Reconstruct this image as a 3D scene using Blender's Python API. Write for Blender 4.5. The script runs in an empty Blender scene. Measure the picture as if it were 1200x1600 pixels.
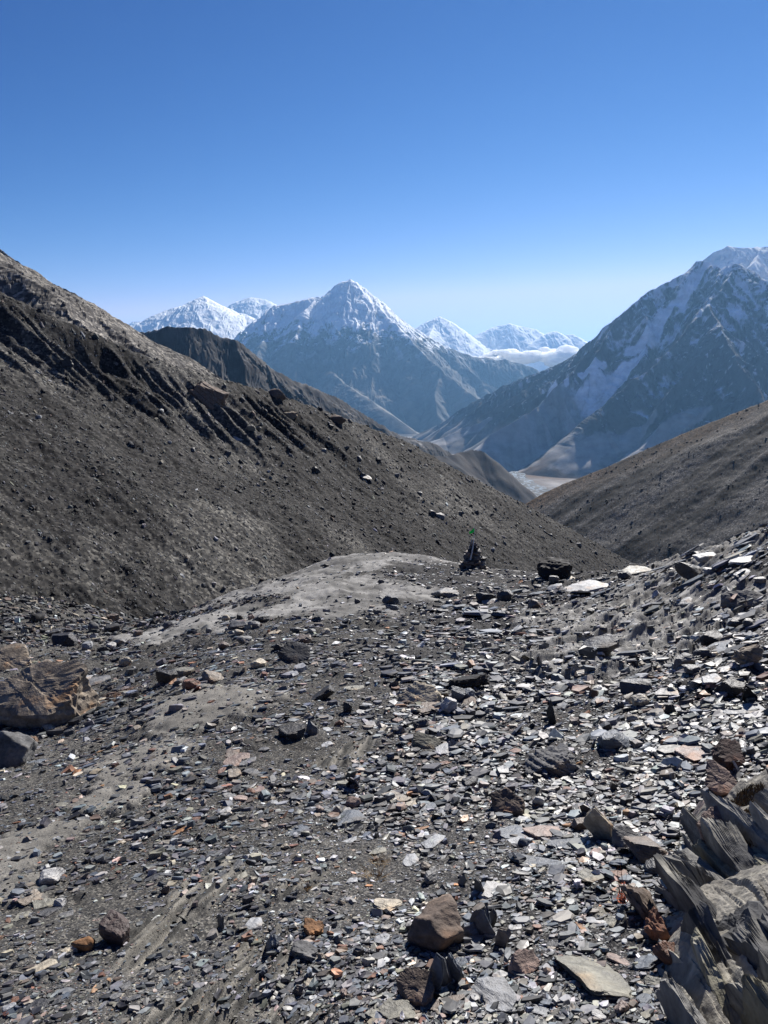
import bpy, bmesh, math, random
import numpy as np
from mathutils import Vector, Matrix

R = math.radians
scene = bpy.context.scene
COL = scene.collection

# ------------------------------------------------------------------ camera, sky, sun, exposure
F = 1130.0            # focal length in pixels of a 1200 x 1600 frame
PITCH = R(10.0)
cam = bpy.data.cameras.new("camera")
cam.sensor_fit = 'VERTICAL'
cam.sensor_height = 36.0
cam.lens = 36.0 * F / 1600.0
cam.clip_start = 0.05
cam.clip_end = 120000.0
camo = bpy.data.objects.new("camera", cam)
COL.objects.link(camo)
camo.location = (0, 0, 0)
camo.rotation_euler = (R(90) - PITCH, 0, 0)
scene.camera = camo

SUN_AZ = R(26.0)      # to the right of the view direction (+Y)
SUN_EL = R(37.5)
world = bpy.data.worlds.new("World")
scene.world = world
world.use_nodes = True
wn = world.node_tree
bg = wn.nodes["Background"]
sky = wn.nodes.new("ShaderNodeTexSky")
sky.sky_type = 'NISHITA'
sky.sun_disc = False
sky.sun_elevation = SUN_EL
sky.sun_rotation = SUN_AZ
sky.altitude = 4200.0
sky.air_density = 1.0
sky.dust_density = 0.05
sky.ozone_density = 3.0
bg.inputs["Strength"].default_value = 0.05
# thin, very clear high-altitude air: the sky deepens faster away from the horizon
sep = wn.nodes.new("ShaderNodeSeparateColor"); comb = wn.nodes.new("ShaderNodeCombineColor")
wn.links.new(sky.outputs[0], sep.inputs[0])
for i, (ref, pw, k, top) in enumerate([(2.8, 3.4, 1.64, 1.15), (5.3, 2.05, 1.40, 1.03), (9.4, 1.34, 1.31, 1.2)]):
    a = wn.nodes.new("ShaderNodeMath"); a.operation = 'DIVIDE'; a.inputs[1].default_value = ref
    b = wn.nodes.new("ShaderNodeMath"); b.operation = 'SMOOTH_MIN'; b.inputs[1].default_value = top; b.inputs[2].default_value = .08
    c = wn.nodes.new("ShaderNodeMath"); c.operation = 'POWER'; c.inputs[1].default_value = pw
    d = wn.nodes.new("ShaderNodeMath"); d.operation = 'MULTIPLY'; d.inputs[1].default_value = ref * k
    wn.links.new(sep.outputs[i], a.inputs[0]); wn.links.new(a.outputs[0], b.inputs[0])
    wn.links.new(b.outputs[0], c.inputs[0]); wn.links.new(c.outputs[0], d.inputs[0]); wn.links.new(d.outputs[0], comb.inputs[i])
wn.links.new(comb.outputs[0], bg.inputs["Color"])

sl = bpy.data.lights.new("sun", 'SUN')
sl.energy = 5.0
sl.angle = R(0.53)
sl.color = (1.0, 0.95, 0.885)
so = bpy.data.objects.new("sun", sl)
COL.objects.link(so)
SUN_DIR = Vector((math.sin(SUN_AZ) * math.cos(SUN_EL), math.cos(SUN_AZ) * math.cos(SUN_EL), math.sin(SUN_EL)))
so.rotation_euler = (-SUN_DIR).to_track_quat('-Z', 'Y').to_euler()

scene.view_settings.view_transform = 'Standard'
scene.view_settings.look = 'None'
scene.view_settings.gamma = 1.0
scene.view_settings.exposure = 0.88
scene.view_settings.use_curve_mapping = False
scene.render.engine = 'CYCLES'
scene.cycles.max_bounces = 4
scene.cycles.diffuse_bounces = 2
scene.cycles.glossy_bounces = 2
scene.cycles.volume_bounces = 0
scene.cycles.use_denoising = True
scene.cycles.use_adaptive_sampling = False

# ------------------------------------------------------------------ numpy helpers
CT, ST = math.cos(PITCH), math.sin(PITCH)

def ray(px, py):
    """direction with unit depth through a point of the 1200 x 1600 frame"""
    px = np.asarray(px, float); py = np.asarray(py, float)
    X = (px - 600.0) / F
    Z = (800.0 - py) / F
    return np.stack([X, CT + Z * ST, -ST + Z * CT], -1)

def at(px, py, Y):
    d = ray(px, py)
    return d * (np.asarray(Y, float) / d[..., 1])[..., None]

def sstep(a, b, x):
    t = np.clip((x - a) / (b - a), 0, 1)
    return t * t * (3 - 2 * t)

def _hash(ix, iy, iz, seed):
    h = (ix.astype(np.uint32) * np.uint32(374761393) + iy.astype(np.uint32) * np.uint32(668265263)
         + iz.astype(np.uint32) * np.uint32(2147483647) + np.uint32((seed * 974711 + 12345) & 0xffffffff))
    h = (h ^ (h >> np.uint32(13))) * np.uint32(1274126177)
    h = (h ^ (h >> np.uint32(16))) * np.uint32(2246822519)
    return h ^ (h >> np.uint32(15))

def noise2(x, y, seed=0):
    """gradient noise, about -1..1"""
    x = np.asarray(x, float); y = np.asarray(y, float)
    x0 = np.floor(x); y0 = np.floor(y)
    fx = x - x0; fy = y - y0
    ix = x0.astype(np.int64); iy = y0.astype(np.int64)
    u = fx * fx * fx * (fx * (fx * 6 - 15) + 10)
    v = fy * fy * fy * (fy * (fy * 6 - 15) + 10)
    z = np.zeros_like(ix)
    def g(dx, dy):
        a = _hash(ix + dx, iy + dy, z, seed).astype(np.float64) * (2 * np.pi / 4294967296.0)
        return np.cos(a) * (fx - dx) + np.sin(a) * (fy - dy)
    a = g(0, 0) * (1 - u) + g(1, 0) * u
    b = g(0, 1) * (1 - u) + g(1, 1) * u
    return (a * (1 - v) + b * v) * 1.5

def noise3(p, seed=0):
    """value noise in 3D, -1..1"""
    p0 = np.floor(p); f = p - p0
    i = p0.astype(np.int64)
    w = f * f * (3 - 2 * f)
    out = 0
    for dx in (0, 1):
        wx = w[:, 0] if dx else 1 - w[:, 0]
        for dy in (0, 1):
            wy = w[:, 1] if dy else 1 - w[:, 1]
            for dz in (0, 1):
                wz = w[:, 2] if dz else 1 - w[:, 2]
                h = _hash(i[:, 0] + dx, i[:, 1] + dy, i[:, 2] + dz, seed).astype(np.float64) / 4294967296.0
                out = out + h * wx * wy * wz
    return out * 2 - 1

def fbm(x, y, oct=5, seed=0, gain=0.5, lac=2.03):
    s = 0; a = 1.0; f = 1.0
    for k in range(oct):
        s = s + a * noise2(x * f + 17.3 * k, y * f - 9.1 * k, seed + k)
        a *= gain; f *= lac
    return s

def ridged(x, y, oct=5, seed=0, gain=0.5, lac=2.07):
    s = 0; a = 1.0; f = 1.0; w = 1.0
    for k in range(oct):
        n = 1 - np.abs(noise2(x * f + 5.7 * k, y * f + 3.3 * k, seed + k))
        n = n * n * w
        w = np.clip(n * 1.6, 0, 1)
        s = s + a * n
        a *= gain; f *= lac
    return s

def mesh_obj(name, verts, faces, mat, parent=None, cols=None, smooth=False, attrs=None):
    """faces: (n,3) / (n,4) array, or (loop_verts, loop_starts)"""
    me = bpy.data.meshes.new(name)
    verts = np.asarray(verts, np.float32)
    if isinstance(faces, tuple):
        lv, ls = faces
    else:
        faces = np.asarray(faces, np.int32)
        lv = faces.ravel(); ls = np.arange(len(faces), dtype=np.int32) * faces.shape[1]
    me.vertices.add(len(verts)); me.vertices.foreach_set("co", verts.ravel())
    me.loops.add(len(lv)); me.loops.foreach_set("vertex_index", np.asarray(lv, np.int32))
    me.polygons.add(len(ls)); me.polygons.foreach_set("loop_start", np.asarray(ls, np.int32))
    if cols is not None:
        c = np.ones((len(verts), 4), np.float32); c[:, :3] = cols
        a = me.attributes.new("col", 'FLOAT_COLOR', 'POINT'); a.data.foreach_set("color", c.ravel())
    for k, v in (attrs or {}).items():
        a = me.attributes.new(k, 'FLOAT', 'POINT'); a.data.foreach_set("value", np.asarray(v, np.float32))
    me.update(calc_edges=True)
    me.polygons.foreach_set("use_smooth", np.full(len(ls), smooth, bool))
    me.materials.append(mat)
    o = bpy.data.objects.new(name, me)
    COL.objects.link(o)
    if parent is not None:
        o.parent = parent
    return o

def tag(o, label=None, cat=None, group=None, kind=None):
    for k, v in (("label", label), ("category", cat), ("group", group), ("kind", kind)):
        if v: o[k] = v
    return o

def grid_faces(nr, nc):
    i = np.arange(nr * nc).reshape(nr, nc)
    return np.stack([i[:-1, :-1], i[:-1, 1:], i[1:, 1:], i[1:, :-1]], -1).reshape(-1, 4)

def polar(a0, a1, na, r0, r1, nr):
    """points of a sheet around the viewpoint, spaced evenly in angle and in log distance"""
    a = np.radians(np.linspace(a0, a1, na))
    r = np.exp(np.linspace(math.log(r0), math.log(r1), nr))
    A, Rr = np.meshgrid(a, r)
    return Rr * np.sin(A), Rr * np.cos(A)

def grid_normals(x, y, z):
    dxu = np.gradient(x, axis=1); dyu = np.gradient(y, axis=1); dzu = np.gradient(z, axis=1)
    dxv = np.gradient(x, axis=0); dyv = np.gradient(y, axis=0); dzv = np.gradient(z, axis=0)
    n = np.stack([dyu * dzv - dzu * dyv, dzu * dxv - dxu * dzv, dxu * dyv - dyu * dxv], -1)
    n /= np.linalg.norm(n, axis=-1, keepdims=True) + 1e-12
    return np.where(n[..., 2:3] < 0, -n, n)

def lerpc(a, b, t):
    return np.asarray(a) * (1 - t[..., None]) + np.asarray(b) * t[..., None]

# ------------------------------------------------------------------ materials
def new_mat(name):
    m = bpy.data.materials.new(name); m.use_nodes = True
    nt = m.node_tree
    return m, nt, nt.nodes["Principled BSDF"]

def N(nt, t, **kw):
    n = nt.nodes.new(t)
    for k, v in kw.items():
        if k in n.inputs: n.inputs[k].default_value = v
        else: setattr(n, k, v)
    return n

def mulmix(nt, a, b):
    n = nt.nodes.new("ShaderNodeMix"); n.data_type = 'RGBA'; n.blend_type = 'MULTIPLY'
    n.inputs[0].default_value = 1.0
    nt.links.new(a, n.inputs[6]); nt.links.new(b, n.inputs[7])
    return n.outputs[2]

def ramp(nt, src, stops):
    r = nt.nodes.new("ShaderNodeValToRGB")
    e = r.color_ramp.elements
    e[0].position, e[0].color = stops[0][0], (*stops[0][1], 1)
    e[1].position, e[1].color = stops[-1][0], (*stops[-1][1], 1)
    for p, c in stops[1:-1]:
        k = e.new(p); k.color = (*c, 1)
    nt.links.new(src, r.inputs[0])
    return r.outputs[0]

def terrain_mat(name, scale, lo=0.6, hi=1.35, bump=0.0, bdist=1.0, rough=0.9, grit=None, masked=False):
    m, nt, b = new_mat(name)
    L = nt.links.new
    at_ = N(nt, "ShaderNodeAttribute", attribute_name="col")
    tc = N(nt, "ShaderNodeTexCoord")
    no = N(nt, "ShaderNodeTexNoise", Scale=scale, Detail=6.0, Roughness=0.65)
    L(tc.outputs["Object"], no.inputs["Vector"])
    f = ramp(nt, no.outputs[0], [(0.3, (lo,) * 3), (0.7, (hi,) * 3)])
    c = mulmix(nt, at_.outputs["Color"], f)
    h = no.outputs[0]
    if grit:
        vo = N(nt, "ShaderNodeTexVoronoi", Scale=grit)
        L(tc.outputs["Object"], vo.inputs["Vector"])
        sep = N(nt, "ShaderNodeSeparateColor"); L(vo.outputs["Color"], sep.inputs[0])
        g = ramp(nt, sep.outputs[0], [(0.0, (0.35, 0.36, 0.4)), (0.55, (0.8, 0.8, 0.82)), (0.8, (1.3, 1.27, 1.2)), (1.0, (2.5, 2.45, 2.35))])
        if masked:
            ga = N(nt, "ShaderNodeAttribute", attribute_name="loose")
            mm = N(nt, "ShaderNodeMix"); mm.data_type = 'RGBA'; mm.inputs[6].default_value = (1, 1, 1, 1)
            L(ga.outputs["Fac"], mm.inputs[0]); L(g, mm.inputs[7]); g = mm.outputs[2]
            nf = N(nt, "ShaderNodeTexNoise", Scale=160.0, Detail=4.0, Roughness=0.7)
            L(tc.outputs["Object"], nf.inputs["Vector"])
            c = mulmix(nt, c, ramp(nt, nf.outputs[0], [(0.3, (.55, .55, .56)), (0.7, (1.42, 1.42, 1.40))]))
        c = mulmix(nt, c, g)
        h = sep.outputs[1]
        if masked:
            mh_ = N(nt, "ShaderNodeMix"); mh_.data_type = 'FLOAT'
            L(ga.outputs["Fac"], mh_.inputs[0]); L(nf.outputs[0], mh_.inputs[2]); L(sep.outputs[1], mh_.inputs[3]); h = mh_.outputs[0]
    L(c, b.inputs["Base Color"])
    b.inputs["Roughness"].default_value = rough
    b.inputs["Specular IOR Level"].default_value = 0.10
    if bump:
        bp = N(nt, "ShaderNodeBump", Strength=bump, Distance=bdist)
        L(h, bp.inputs["Height"]); L(bp.outputs[0], b.inputs["Normal"])
    return m

def stone_mat(name, rough=0.55, spec=0.45, vcol=False, band=14.0):
    """slate and rock: the object's own colour, broken by bedding bands, mottling and specks"""
    m, nt, b = new_mat(name)
    L = nt.links.new
    if vcol:
        base = N(nt, "ShaderNodeAttribute", attribute_name="col").outputs["Color"]
    else:
        base = N(nt, "ShaderNodeObjectInfo").outputs["Color"]
    tc = N(nt, "ShaderNodeTexCoord")
    n1 = N(nt, "ShaderNodeTexNoise", Scale=9.0 if not vcol else 30.0, Detail=8.0, Roughness=0.68)
    L(tc.outputs["Object"], n1.inputs["Vector"])
    c = mulmix(nt, base, ramp(nt, n1.outputs[0], [(0.28, (0.5, 0.5, 0.52)), (0.5, (0.95, 0.95, 0.95)), (0.72, (1.45, 1.4, 1.32))]))
    h = n1.outputs[0]
    if not vcol:
        mp = N(nt, "ShaderNodeMapping"); mp.inputs["Scale"].default_value = (2.0, 2.5, band * 4)
        L(tc.outputs["Object"], mp.inputs["Vector"])
        n2 = N(nt, "ShaderNodeTexNoise", Scale=2.2, Detail=5.0, Roughness=0.6)
        L(mp.outputs[0], n2.inputs["Vector"])
        c = mulmix(nt, c, ramp(nt, n2.outputs[0], [(0.32, (0.66, 0.64, 0.62)), (0.68, (1.2, 1.2, 1.2))]))
        n3 = N(nt, "ShaderNodeTexNoise", Scale=3.5, Detail=3.0)
        L(tc.outputs["Object"], n3.inputs["Vector"])
        c = mulmix(nt, c, ramp(nt, n3.outputs[0], [(0.56, (1, 1, 1)), (0.72, (1.35, 1.0, 0.72))]))
        ad = N(nt, "ShaderNodeMath", operation='ADD'); L(n1.outputs[0], ad.inputs[0]); L(n2.outputs[0], ad.inputs[1])
        h = ad.outputs[0]
    L(c, b.inputs["Base Color"])
    L(ramp(nt, n1.outputs[0], [(0.3, (rough - .12,) * 3), (0.7, (rough + .18,) * 3)]), b.inputs["Roughness"])
    b.inputs["Specular IOR Level"].default_value = spec
    if not vcol:
        n4 = N(nt, "ShaderNodeTexNoise", Scale=46.0, Detail=4.0, Roughness=0.6)
        L(tc.outputs["Object"], n4.inputs["Vector"])
        sc_ = N(nt, "ShaderNodeMath", operation='MULTIPLY'); sc_.inputs[1].default_value = .45; L(n4.outputs[0], sc_.inputs[0])
        ad2 = N(nt, "ShaderNodeMath", operation='ADD'); L(h, ad2.inputs[0]); L(sc_.outputs[0], ad2.inputs[1])
        c = mulmix(nt, c, ramp(nt, n4.outputs[0], [(0.3, (0.72, 0.72, 0.72)), (0.7, (1.22, 1.22, 1.22))]))
        L(c, b.inputs["Base Color"])
        bp = N(nt, "ShaderNodeBump", Strength=0.85, Distance=0.014)
        L(ad2.outputs[0], bp.inputs["Height"]); L(bp.outputs[0], b.inputs["Normal"])
    return m

M_ground = terrain_mat("ground_gravel", 2.2, 0.72, 1.25, 0.6, 0.010, grit=110.0, masked=True)
M_moraine = terrain_mat("moraine_scree", 0.7, 0.75, 1.22, 0.6, 0.08, grit=5.0)
M_slope = terrain_mat("slope_scree", 0.05, 0.72, 1.25, 0.3, 0.5, grit=0.9)
M_rock = terrain_mat("mountain_rock", 0.012, 0.7, 1.3)
M_far = terrain_mat("far_mountain_rock", 0.004, 0.75, 1.2)
M_valley = terrain_mat("valley_floor", 0.01, 0.75, 1.25)
M_stone = stone_mat("slate_stone")
M_matte = stone_mat("rough_stone", rough=0.8, spec=0.25, band=1.1)
M_gravel = stone_mat("slate_gravel", rough=0.5, spec=0.5, vcol=True)
M_scree = stone_mat("scree_gravel", rough=0.75, spec=0.15, vcol=True)

# ------------------------------------------------------------------ the ground underfoot
CTRL = [(600,1600,2.0),(100,1600,2.05),(1150,1600,1.85),(-200,1600,2.1),(1400,1600,1.75),
        (600,1400,2.9),(100,1400,3.0),(1100,1400,2.75),
        (600,1250,4.1),(50,1260,4.3),(1100,1250,3.9),
        (600,1100,6.1),(220,1180,5.2),(1100,1100,5.4),(50,1155,6.6),(130,1085,9.0),(-80,1130,7.5),(0,1012,13.0),(-200,1030,13.0),
        (600,1000,10.0),(300,1050,8.6),(1100,1000,8.0),
        (600,930,16.0),(420,955,14.5),(250,985,15.0),(1000,945,12.0),(1180,935,9.3),
        (740,889,24.5),(610,873,27.0),(500,880,26.0),(400,918,22.0),(310,945,19.5),(870,903,21.0),(1000,893,18.5),(1100,866,15.0),(1200,826,13.0),
        (1300,790,12.0),(0,985,17.0),(200,993,16.5),(120,975,21.0),(0,968,22.0),(-150,985,22.0)]
XYZ = [(0,34,-9.8),(-3.5,33,-10.6),(5,32,-10.5),(9,28,-9.8),(11,24,-7.6),(13,19,-5.6),(15,16,-3.2),(-8,27,-10.2),(-6.5,31,-11.0),(-14,27,-8.7),(-14,33,-10.4),
       (0,50,-20),(15,45,-22),(-14,45,-16),(25,30,-12),(-25,30,-8.0),(0,0.7,-1.68),(0.9,0.5,-1.5),(-0.9,0.5,-1.75),(-20,20,-5),(-30,45,-14)]
_P = np.concatenate([at(*np.array(CTRL, float).T), np.array(XYZ, float)])
def _uv(x, y):
    return np.arctan2(x, y) * 1.6, np.log(np.hypot(x, y) + 1e-6)
_u, _v = _uv(_P[:, 0], _P[:, 1])
_w = _P[:, 2] / np.hypot(_P[:, 0], _P[:, 1])
def _tps(d2):
    return d2 * np.log(d2 + 1e-9)
_n = len(_u)
_A = np.zeros((_n + 3, _n + 3))
_A[:_n, :_n] = _tps((_u[:, None] - _u) ** 2 + (_v[:, None] - _v) ** 2) + np.eye(_n) * 0.004
_A[:_n, _n] = 1; _A[:_n, _n + 1] = _u; _A[:_n, _n + 2] = _v
_A[_n:, :_n] = _A[:_n, _n:].T
_c = np.linalg.solve(_A, np.concatenate([_w, np.zeros(3)]))
def fg_smooth(x, y):
    x = np.asarray(x, float); y = np.asarray(y, float)
    u, v = _uv(x, y)
    s = _c[_n] + _c[_n + 1] * u + _c[_n + 2] * v
    for k in range(_n):
        s = s + _c[k] * _tps((u - _u[k]) ** 2 + (v - _v[k]) ** 2)
    return s * np.hypot(x, y)

def blob(x, y, px, py, Y, rx, ry, ang=0.0):
    """soft patch of the ground, around the point seen at (px, py)"""
    c = at(px, py, Y); a = R(ang)
    dx = x - c[0]; dy = y - c[1]
    u = (dx * math.cos(a) + dy * math.sin(a)) / rx
    v = (-dx * math.sin(a) + dy * math.cos(a)) / ry
    return np.clip(1.25 - np.sqrt(u * u + v * v), 0, 1)

def fg_masks(x, y):
    w = fbm(x * 1.3, y * 1.3, 4, 71) * 0.28
    w2 = fbm(x * 7, y * 7, 3, 77) * 0.2
    dust = np.maximum.reduce([blob(x, y, 330, 1110, 6.4, 0.85, 1.0, 25), blob(x, y, 220, 1200, 5.0, 0.55, 0.55, 35), blob(x, y, 60, 1310, 3.75, 0.32, 0.3, 20),
                              blob(x, y, 15, 1350, 3.4, 0.2, 0.25), blob(x, y, 180, 1262, 4.25, 0.3, 0.3), blob(x, y, 30, 1400, 3.05, 0.2, 0.2)])
    dust = sstep(0.3, 0.62, dust + w * (dust > 0) + w2 * (dust > 0))
    knoll = np.maximum.reduce([blob(x, y, 520, 893, 23, 3.0, 4.2, 10), blob(x, y, 660, 888, 24, 2.4, 2.6), blob(x, y, 790, 893, 23.5, 2.6, 3.2), blob(x, y, 430, 928, 19.5, 2.6, 4.0, 30), blob(x, y, 560, 930, 16.5, 2.0, 2.2, 30),
                               blob(x, y, 690, 873, 26, 3.0, 1.8), blob(x, y, 310, 985, 14.5, 2.0, 2.4, 30), blob(x, y, 500, 958, 14.5, 1.6, 1.8, 30)])
    knoll = sstep(0.2, 0.55, knoll + (w * 1.1 + w2 * .6) * (knoll > 0))
    ledge = np.maximum.reduce([blob(x, y, 930, 1015, 8.2, 1.3, 1.6, 30), blob(x, y, 1060, 960, 9.6, 1.8, 2.2, 30), blob(x, y, 1150, 860, 14, 2.6, 3.0), blob(x, y, 950, 950, 11.5, 1.6, 1.8, 20), blob(x, y, 1060, 895, 13.5, 1.6, 1.6)])
    ledge = sstep(0.2, 0.6, ledge + w * (ledge > 0))
    bed = np.maximum.reduce([blob(x, y, 265, 1470, 2.7, 0.14, 0.42, -8), blob(x, y, 330, 1405, 3.0, 0.13, 0.36, -12), blob(x, y, 420, 1530, 2.3, 0.10, 0.26, -30), blob(x, y, 330, 1575, 2.1, 0.15, 0.26, -25), blob(x, y, 250, 1590, 2.05, .1, .2, -25), blob(x, y, 440, 1590, 2.05, .1, .15, -25),
                             blob(x, y, 400, 1495, 2.45, 0.08, 0.22, -30), blob(x, y, 470, 1400, 3.0, .10, .22, -25), blob(x, y, 540, 1178, 4.9, 0.14, 0.4, -30), blob(x, y, 925, 1372, 2.95, 0.1, 0.1), blob(x, y, 955, 1430, 2.65, 0.09, 0.12)])
    bed = sstep(0.25, 0.6, bed + (w * .8 + w2 * .6) * (bed > 0))
    moss = np.maximum.reduce([blob(x, y, 95, 1110, 7.4, 0.8, 0.8), blob(x, y, 150, 1085, 8.4, 0.6, 0.6)])
    moss = sstep(0.3, 0.75, moss + w * (moss > 0))
    return dust, knoll, ledge, bed, moss

def fg_height(x, y, masks=None):
    r = np.hypot(x, y)
    dust, knoll, ledge, bed, moss = fg_masks(x, y) if masks is None else masks
    z = fg_smooth(x, y)
    rough = 1 - 0.75 * np.maximum(dust, knoll)
    z = z + fbm(x * 0.33, y * 0.33, 3, 3) * 0.10 * sstep(2, 7, r)
    z = z + fbm(x * 1.5, y * 1.5, 4, 11) * 0.035 * np.clip(r / 5, 0.5, 2.0) * rough
    z = z + fbm(x * 9, y * 9, 4, 19) * 0.010 * rough
    # foliated bedrock: slanting ribs that strike away to the right
    a = R(42); s = x * math.cos(a) + y * math.sin(a); t = -x * math.sin(a) + y * math.cos(a)
    rib = ridged(t * 2.6 + 0.35 * noise2(s * .8, t * .8, 5), s * 0.30, 4, 31) - 0.8
    right = sstep(0.5, 3.0, x - 0.12 * y) * sstep(4, 7, r)
    z = z + rib * (0.12 * np.maximum(ledge, right * 0.5)) * rough
    a = R(75); s = x * math.cos(a) + y * math.sin(a); t = -x * math.sin(a) + y * math.cos(a)
    rib2 = ridged(t * 8.0 + 0.25 * noise2(s * 1.5, t * 2, 8), s * .7, 5, 37)
    rib3 = ridged(t * 30 + 0.4 * noise2(s * 3, t * 4, 9), s * 2.2, 3, 39)
    z = z + bed * (rib2 * 0.034 + rib3 * .012 - 0.030)
    z = z + dust * (0.02 + 0.03 * np.abs(fbm(x * 2.6, y * 2.6, 3, 91)))
    z = z + knoll * (0.06 * fbm(x * 0.9, y * 0.9, 4, 95) - .03 * sstep(.82, 1.0, 1 - np.abs(noise2(x * 1.1 + .4 * noise2(x * 2, y * 2, 97), y * .5, 96))) + .02 * fbm(x * 4, y * 3, 4, 98))
    return z

gx, gy = polar(-70, 70, 1500, 0.75, 62, 1150)
gm = fg_masks(gx, gy)
gz = fg_height(gx, gy, gm)
dust, knoll, ledge, bed, moss = gm
t = np.clip(fbm(gx * .5, gy * .5, 4, 41) * .5 + .5, 0, 1)
lf = sstep(.6, -.7, gx - .02 * gy)
gc = lerpc(lerpc((.05, .05, .052), (.09, .088, .086), t), lerpc((.07, .068, .064), (.12, .117, .11), t), lf)
gc = lerpc(gc, (.235, .225, .205), dust * (0.75 + 0.25 * t))
gc = lerpc(gc, (.30, .295, .285), knoll * (0.4 + 0.6 * sstep(.3, .7, t + fbm(gx * 2, gy * 2, 3, 43) * .3)))
gc = lerpc(gc, (.40, .395, .38), ledge * (.45 + .55 * sstep(-.1, .5, fbm(gx * 3, gy * 3, 4, 45))))
_a = R(75); _s = gx * math.cos(_a) + gy * math.sin(_a); _t = -gx * math.sin(_a) + gy * math.cos(_a)
_b = fbm(_t * 26 + .8 * noise2(_s * 2, _t * 3, 8), _s * 1.6, 5, 47, .62)
gc = lerpc(gc, lerpc((.06, .06, .058), (.27, .255, .225), np.clip(_b * 1.15 + .40, 0, 1)), bed * .95)
gc = lerpc(gc, lerpc((.07, .045, .03), (.16, .08, .045), np.clip(fbm(gx * 9, gy * 9, 3, 48) + .4, 0, 1)), moss * .8)
tag(mesh_obj("ground", np.stack([gx, gy, gz], -1).reshape(-1, 3), grid_faces(*gx.shape), M_ground, cols=gc.reshape(-1, 3) * .82, smooth=True, attrs={'loose': (1 - np.maximum.reduce([dust * .8, knoll * .9, ledge * .6, bed])).ravel()}), kind='structure')
_ga = np.radians(np.linspace(-70, 70, 1500)); _gl = np.linspace(math.log(.75), math.log(62), 1150)
def ground_z(x, y):
    """height of the ground sheet, read between its vertices"""
    a = np.clip((np.arctan2(x, y) - _ga[0]) / (_ga[1] - _ga[0]), 0, 1498.999)
    l = np.clip((np.log(np.hypot(x, y)) - _gl[0]) / (_gl[1] - _gl[0]), 0, 1148.999)
    i = np.floor(l).astype(int); j = np.floor(a).astype(int); fi = l - i; fj = a - j
    return (gz[i, j] * (1 - fi) * (1 - fj) + gz[i + 1, j] * fi * (1 - fj) + gz[i, j + 1] * (1 - fi) * fj + gz[i + 1, j + 1] * fi * fj)

def hit(hfun, px, py, t0, t1, n=700):
    """first meeting of the sight line through (px, py) with a height field"""
    d = ray(px, py)
    ts = np.exp(np.linspace(math.log(t0), math.log(t1), n))
    p = d[None] * ts[:, None]
    g = p[:, 2] - hfun(p[:, 0], p[:, 1])
    k = np.where((g[1:] <= 0) & (g[:-1] > 0))[0]
    if not len(k): return None
    k = k[0]; f = g[k] / (g[k] - g[k + 1] + 1e-12)
    return Vector(d * (ts[k] + (ts[k + 1] - ts[k]) * f))

# ------------------------------------------------------------------ a slope with a crest: moraine on the left, scree slope on the right
def crest_plane(pts, plane):
    """points of the crest line where their sight lines meet the plane z = c + ax x + ay y"""
    c, ax, ay = plane
    d = ray([p[0] for p in pts], [p[1] for p in pts])
    tt = c / (d[:, 2] - ax * d[:, 0] - ay * d[:, 1])
    return d * tt[:, None]

def crest_dist(x, y, P):
    """signed distance to a polyline (positive on its right), height of the nearest point and length along"""
    best = np.full(x.shape, 1e18); zz = np.zeros(x.shape); sg = np.ones(x.shape); al = np.zeros(x.shape)
    acc = 0.0
    for a, b in zip(P[:-1], P[1:]):
        d = (b - a)[:2]; L = np.hypot(*d)
        t = np.clip(((x - a[0]) * d[0] + (y - a[1]) * d[1]) / L ** 2, 0, 1)
        dx = x - a[0] - t * d[0]; dy = y - a[1] - t * d[1]
        q = dx * dx + dy * dy
        m = q < best
        best = np.where(m, q, best); zz = np.where(m, a[2] + t * (b[2] - a[2]), zz)
        sg = np.where(m, np.sign(dx * d[1] - dy * d[0]), sg); al = np.where(m, acc + t * L, al)
        acc += L
    return np.sqrt(best) * sg, zz, al

MOR_PLANE = (-31.0, -0.658, 0.24)
MOR_CREST = crest_plane([(-260, 330), (-120, 395), (0, 455), (70, 490), (150, 522), (215, 550), (290, 577), (340, 590), (420, 612), (480, 632), (550, 657), (640, 692),
                         (720, 737), (830, 793), (920, 842), (1000, 886), (1080, 935)], MOR_PLANE)
def mor_height(x, y, fine=True):
    c, ax, ay = MOR_PLANE
    s, zc, al = crest_dist(x, y, MOR_CREST)
    z = c + ax * x + ay * y
    e = (x * 0.34 + y * 0.94)                  # across the fall line
    w = (x * 0.94 - y * 0.34)                  # down the fall line
    d = np.clip(s, 0, None)
    e_ = x * 0.34 + y * 0.94
    left = (1 - sstep(72, 94, y)) * np.clip(.85 + .6 * noise2(e_ * .07, 0 * e_, 19), .3, 1.3)
    # eroded head of the slope: a steep scarp under the crest, cut by gullies that run out down the slope
    z = z - 2.4 * sstep(0.0, 3.5, d) * (1 - sstep(10, 26, d)) * left
    ew = e + 0.9 * noise2(w * .06, e * .06, 7) + 0.3 * noise2(w * .4, e * .4, 9)
    rib = ridged(ew * 0.30 + .35 * noise2(ew * .11, w * .02, 14), w * 0.025, 3, 21) - 0.8
    z = z + rib * 1.75 * sstep(0.3, 3.0, d) * (1 - sstep(4, 14, d)) * (0.05 + .95 * left)
    rill = ridged(ew * 0.55 + 4, w * 0.02, 3, 23) - 0.8
    z = z + rill * 0.07 * sstep(4, 14, d)
    # concave foot
    foot = sstep(-8, -20, w - 0.0 * e)
    back = zc - 0.42 * np.clip(-s, 0, None)
    z = np.where(s < 0, back, np.minimum(z, zc + 0.4))
    z = z + fbm(x * .11, y * .11, 3, 25) * .5 * sstep(0, 12, np.abs(s))
    if fine:
        z = z + fbm(x * .8, y * .8, 4, 27) * 0.16 + fbm(x * 3.3, y * 3.3, 2, 29) * 0.05
    return z
mx, my = polar(-48, 34, 1000, 26, 210, 900)
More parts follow.
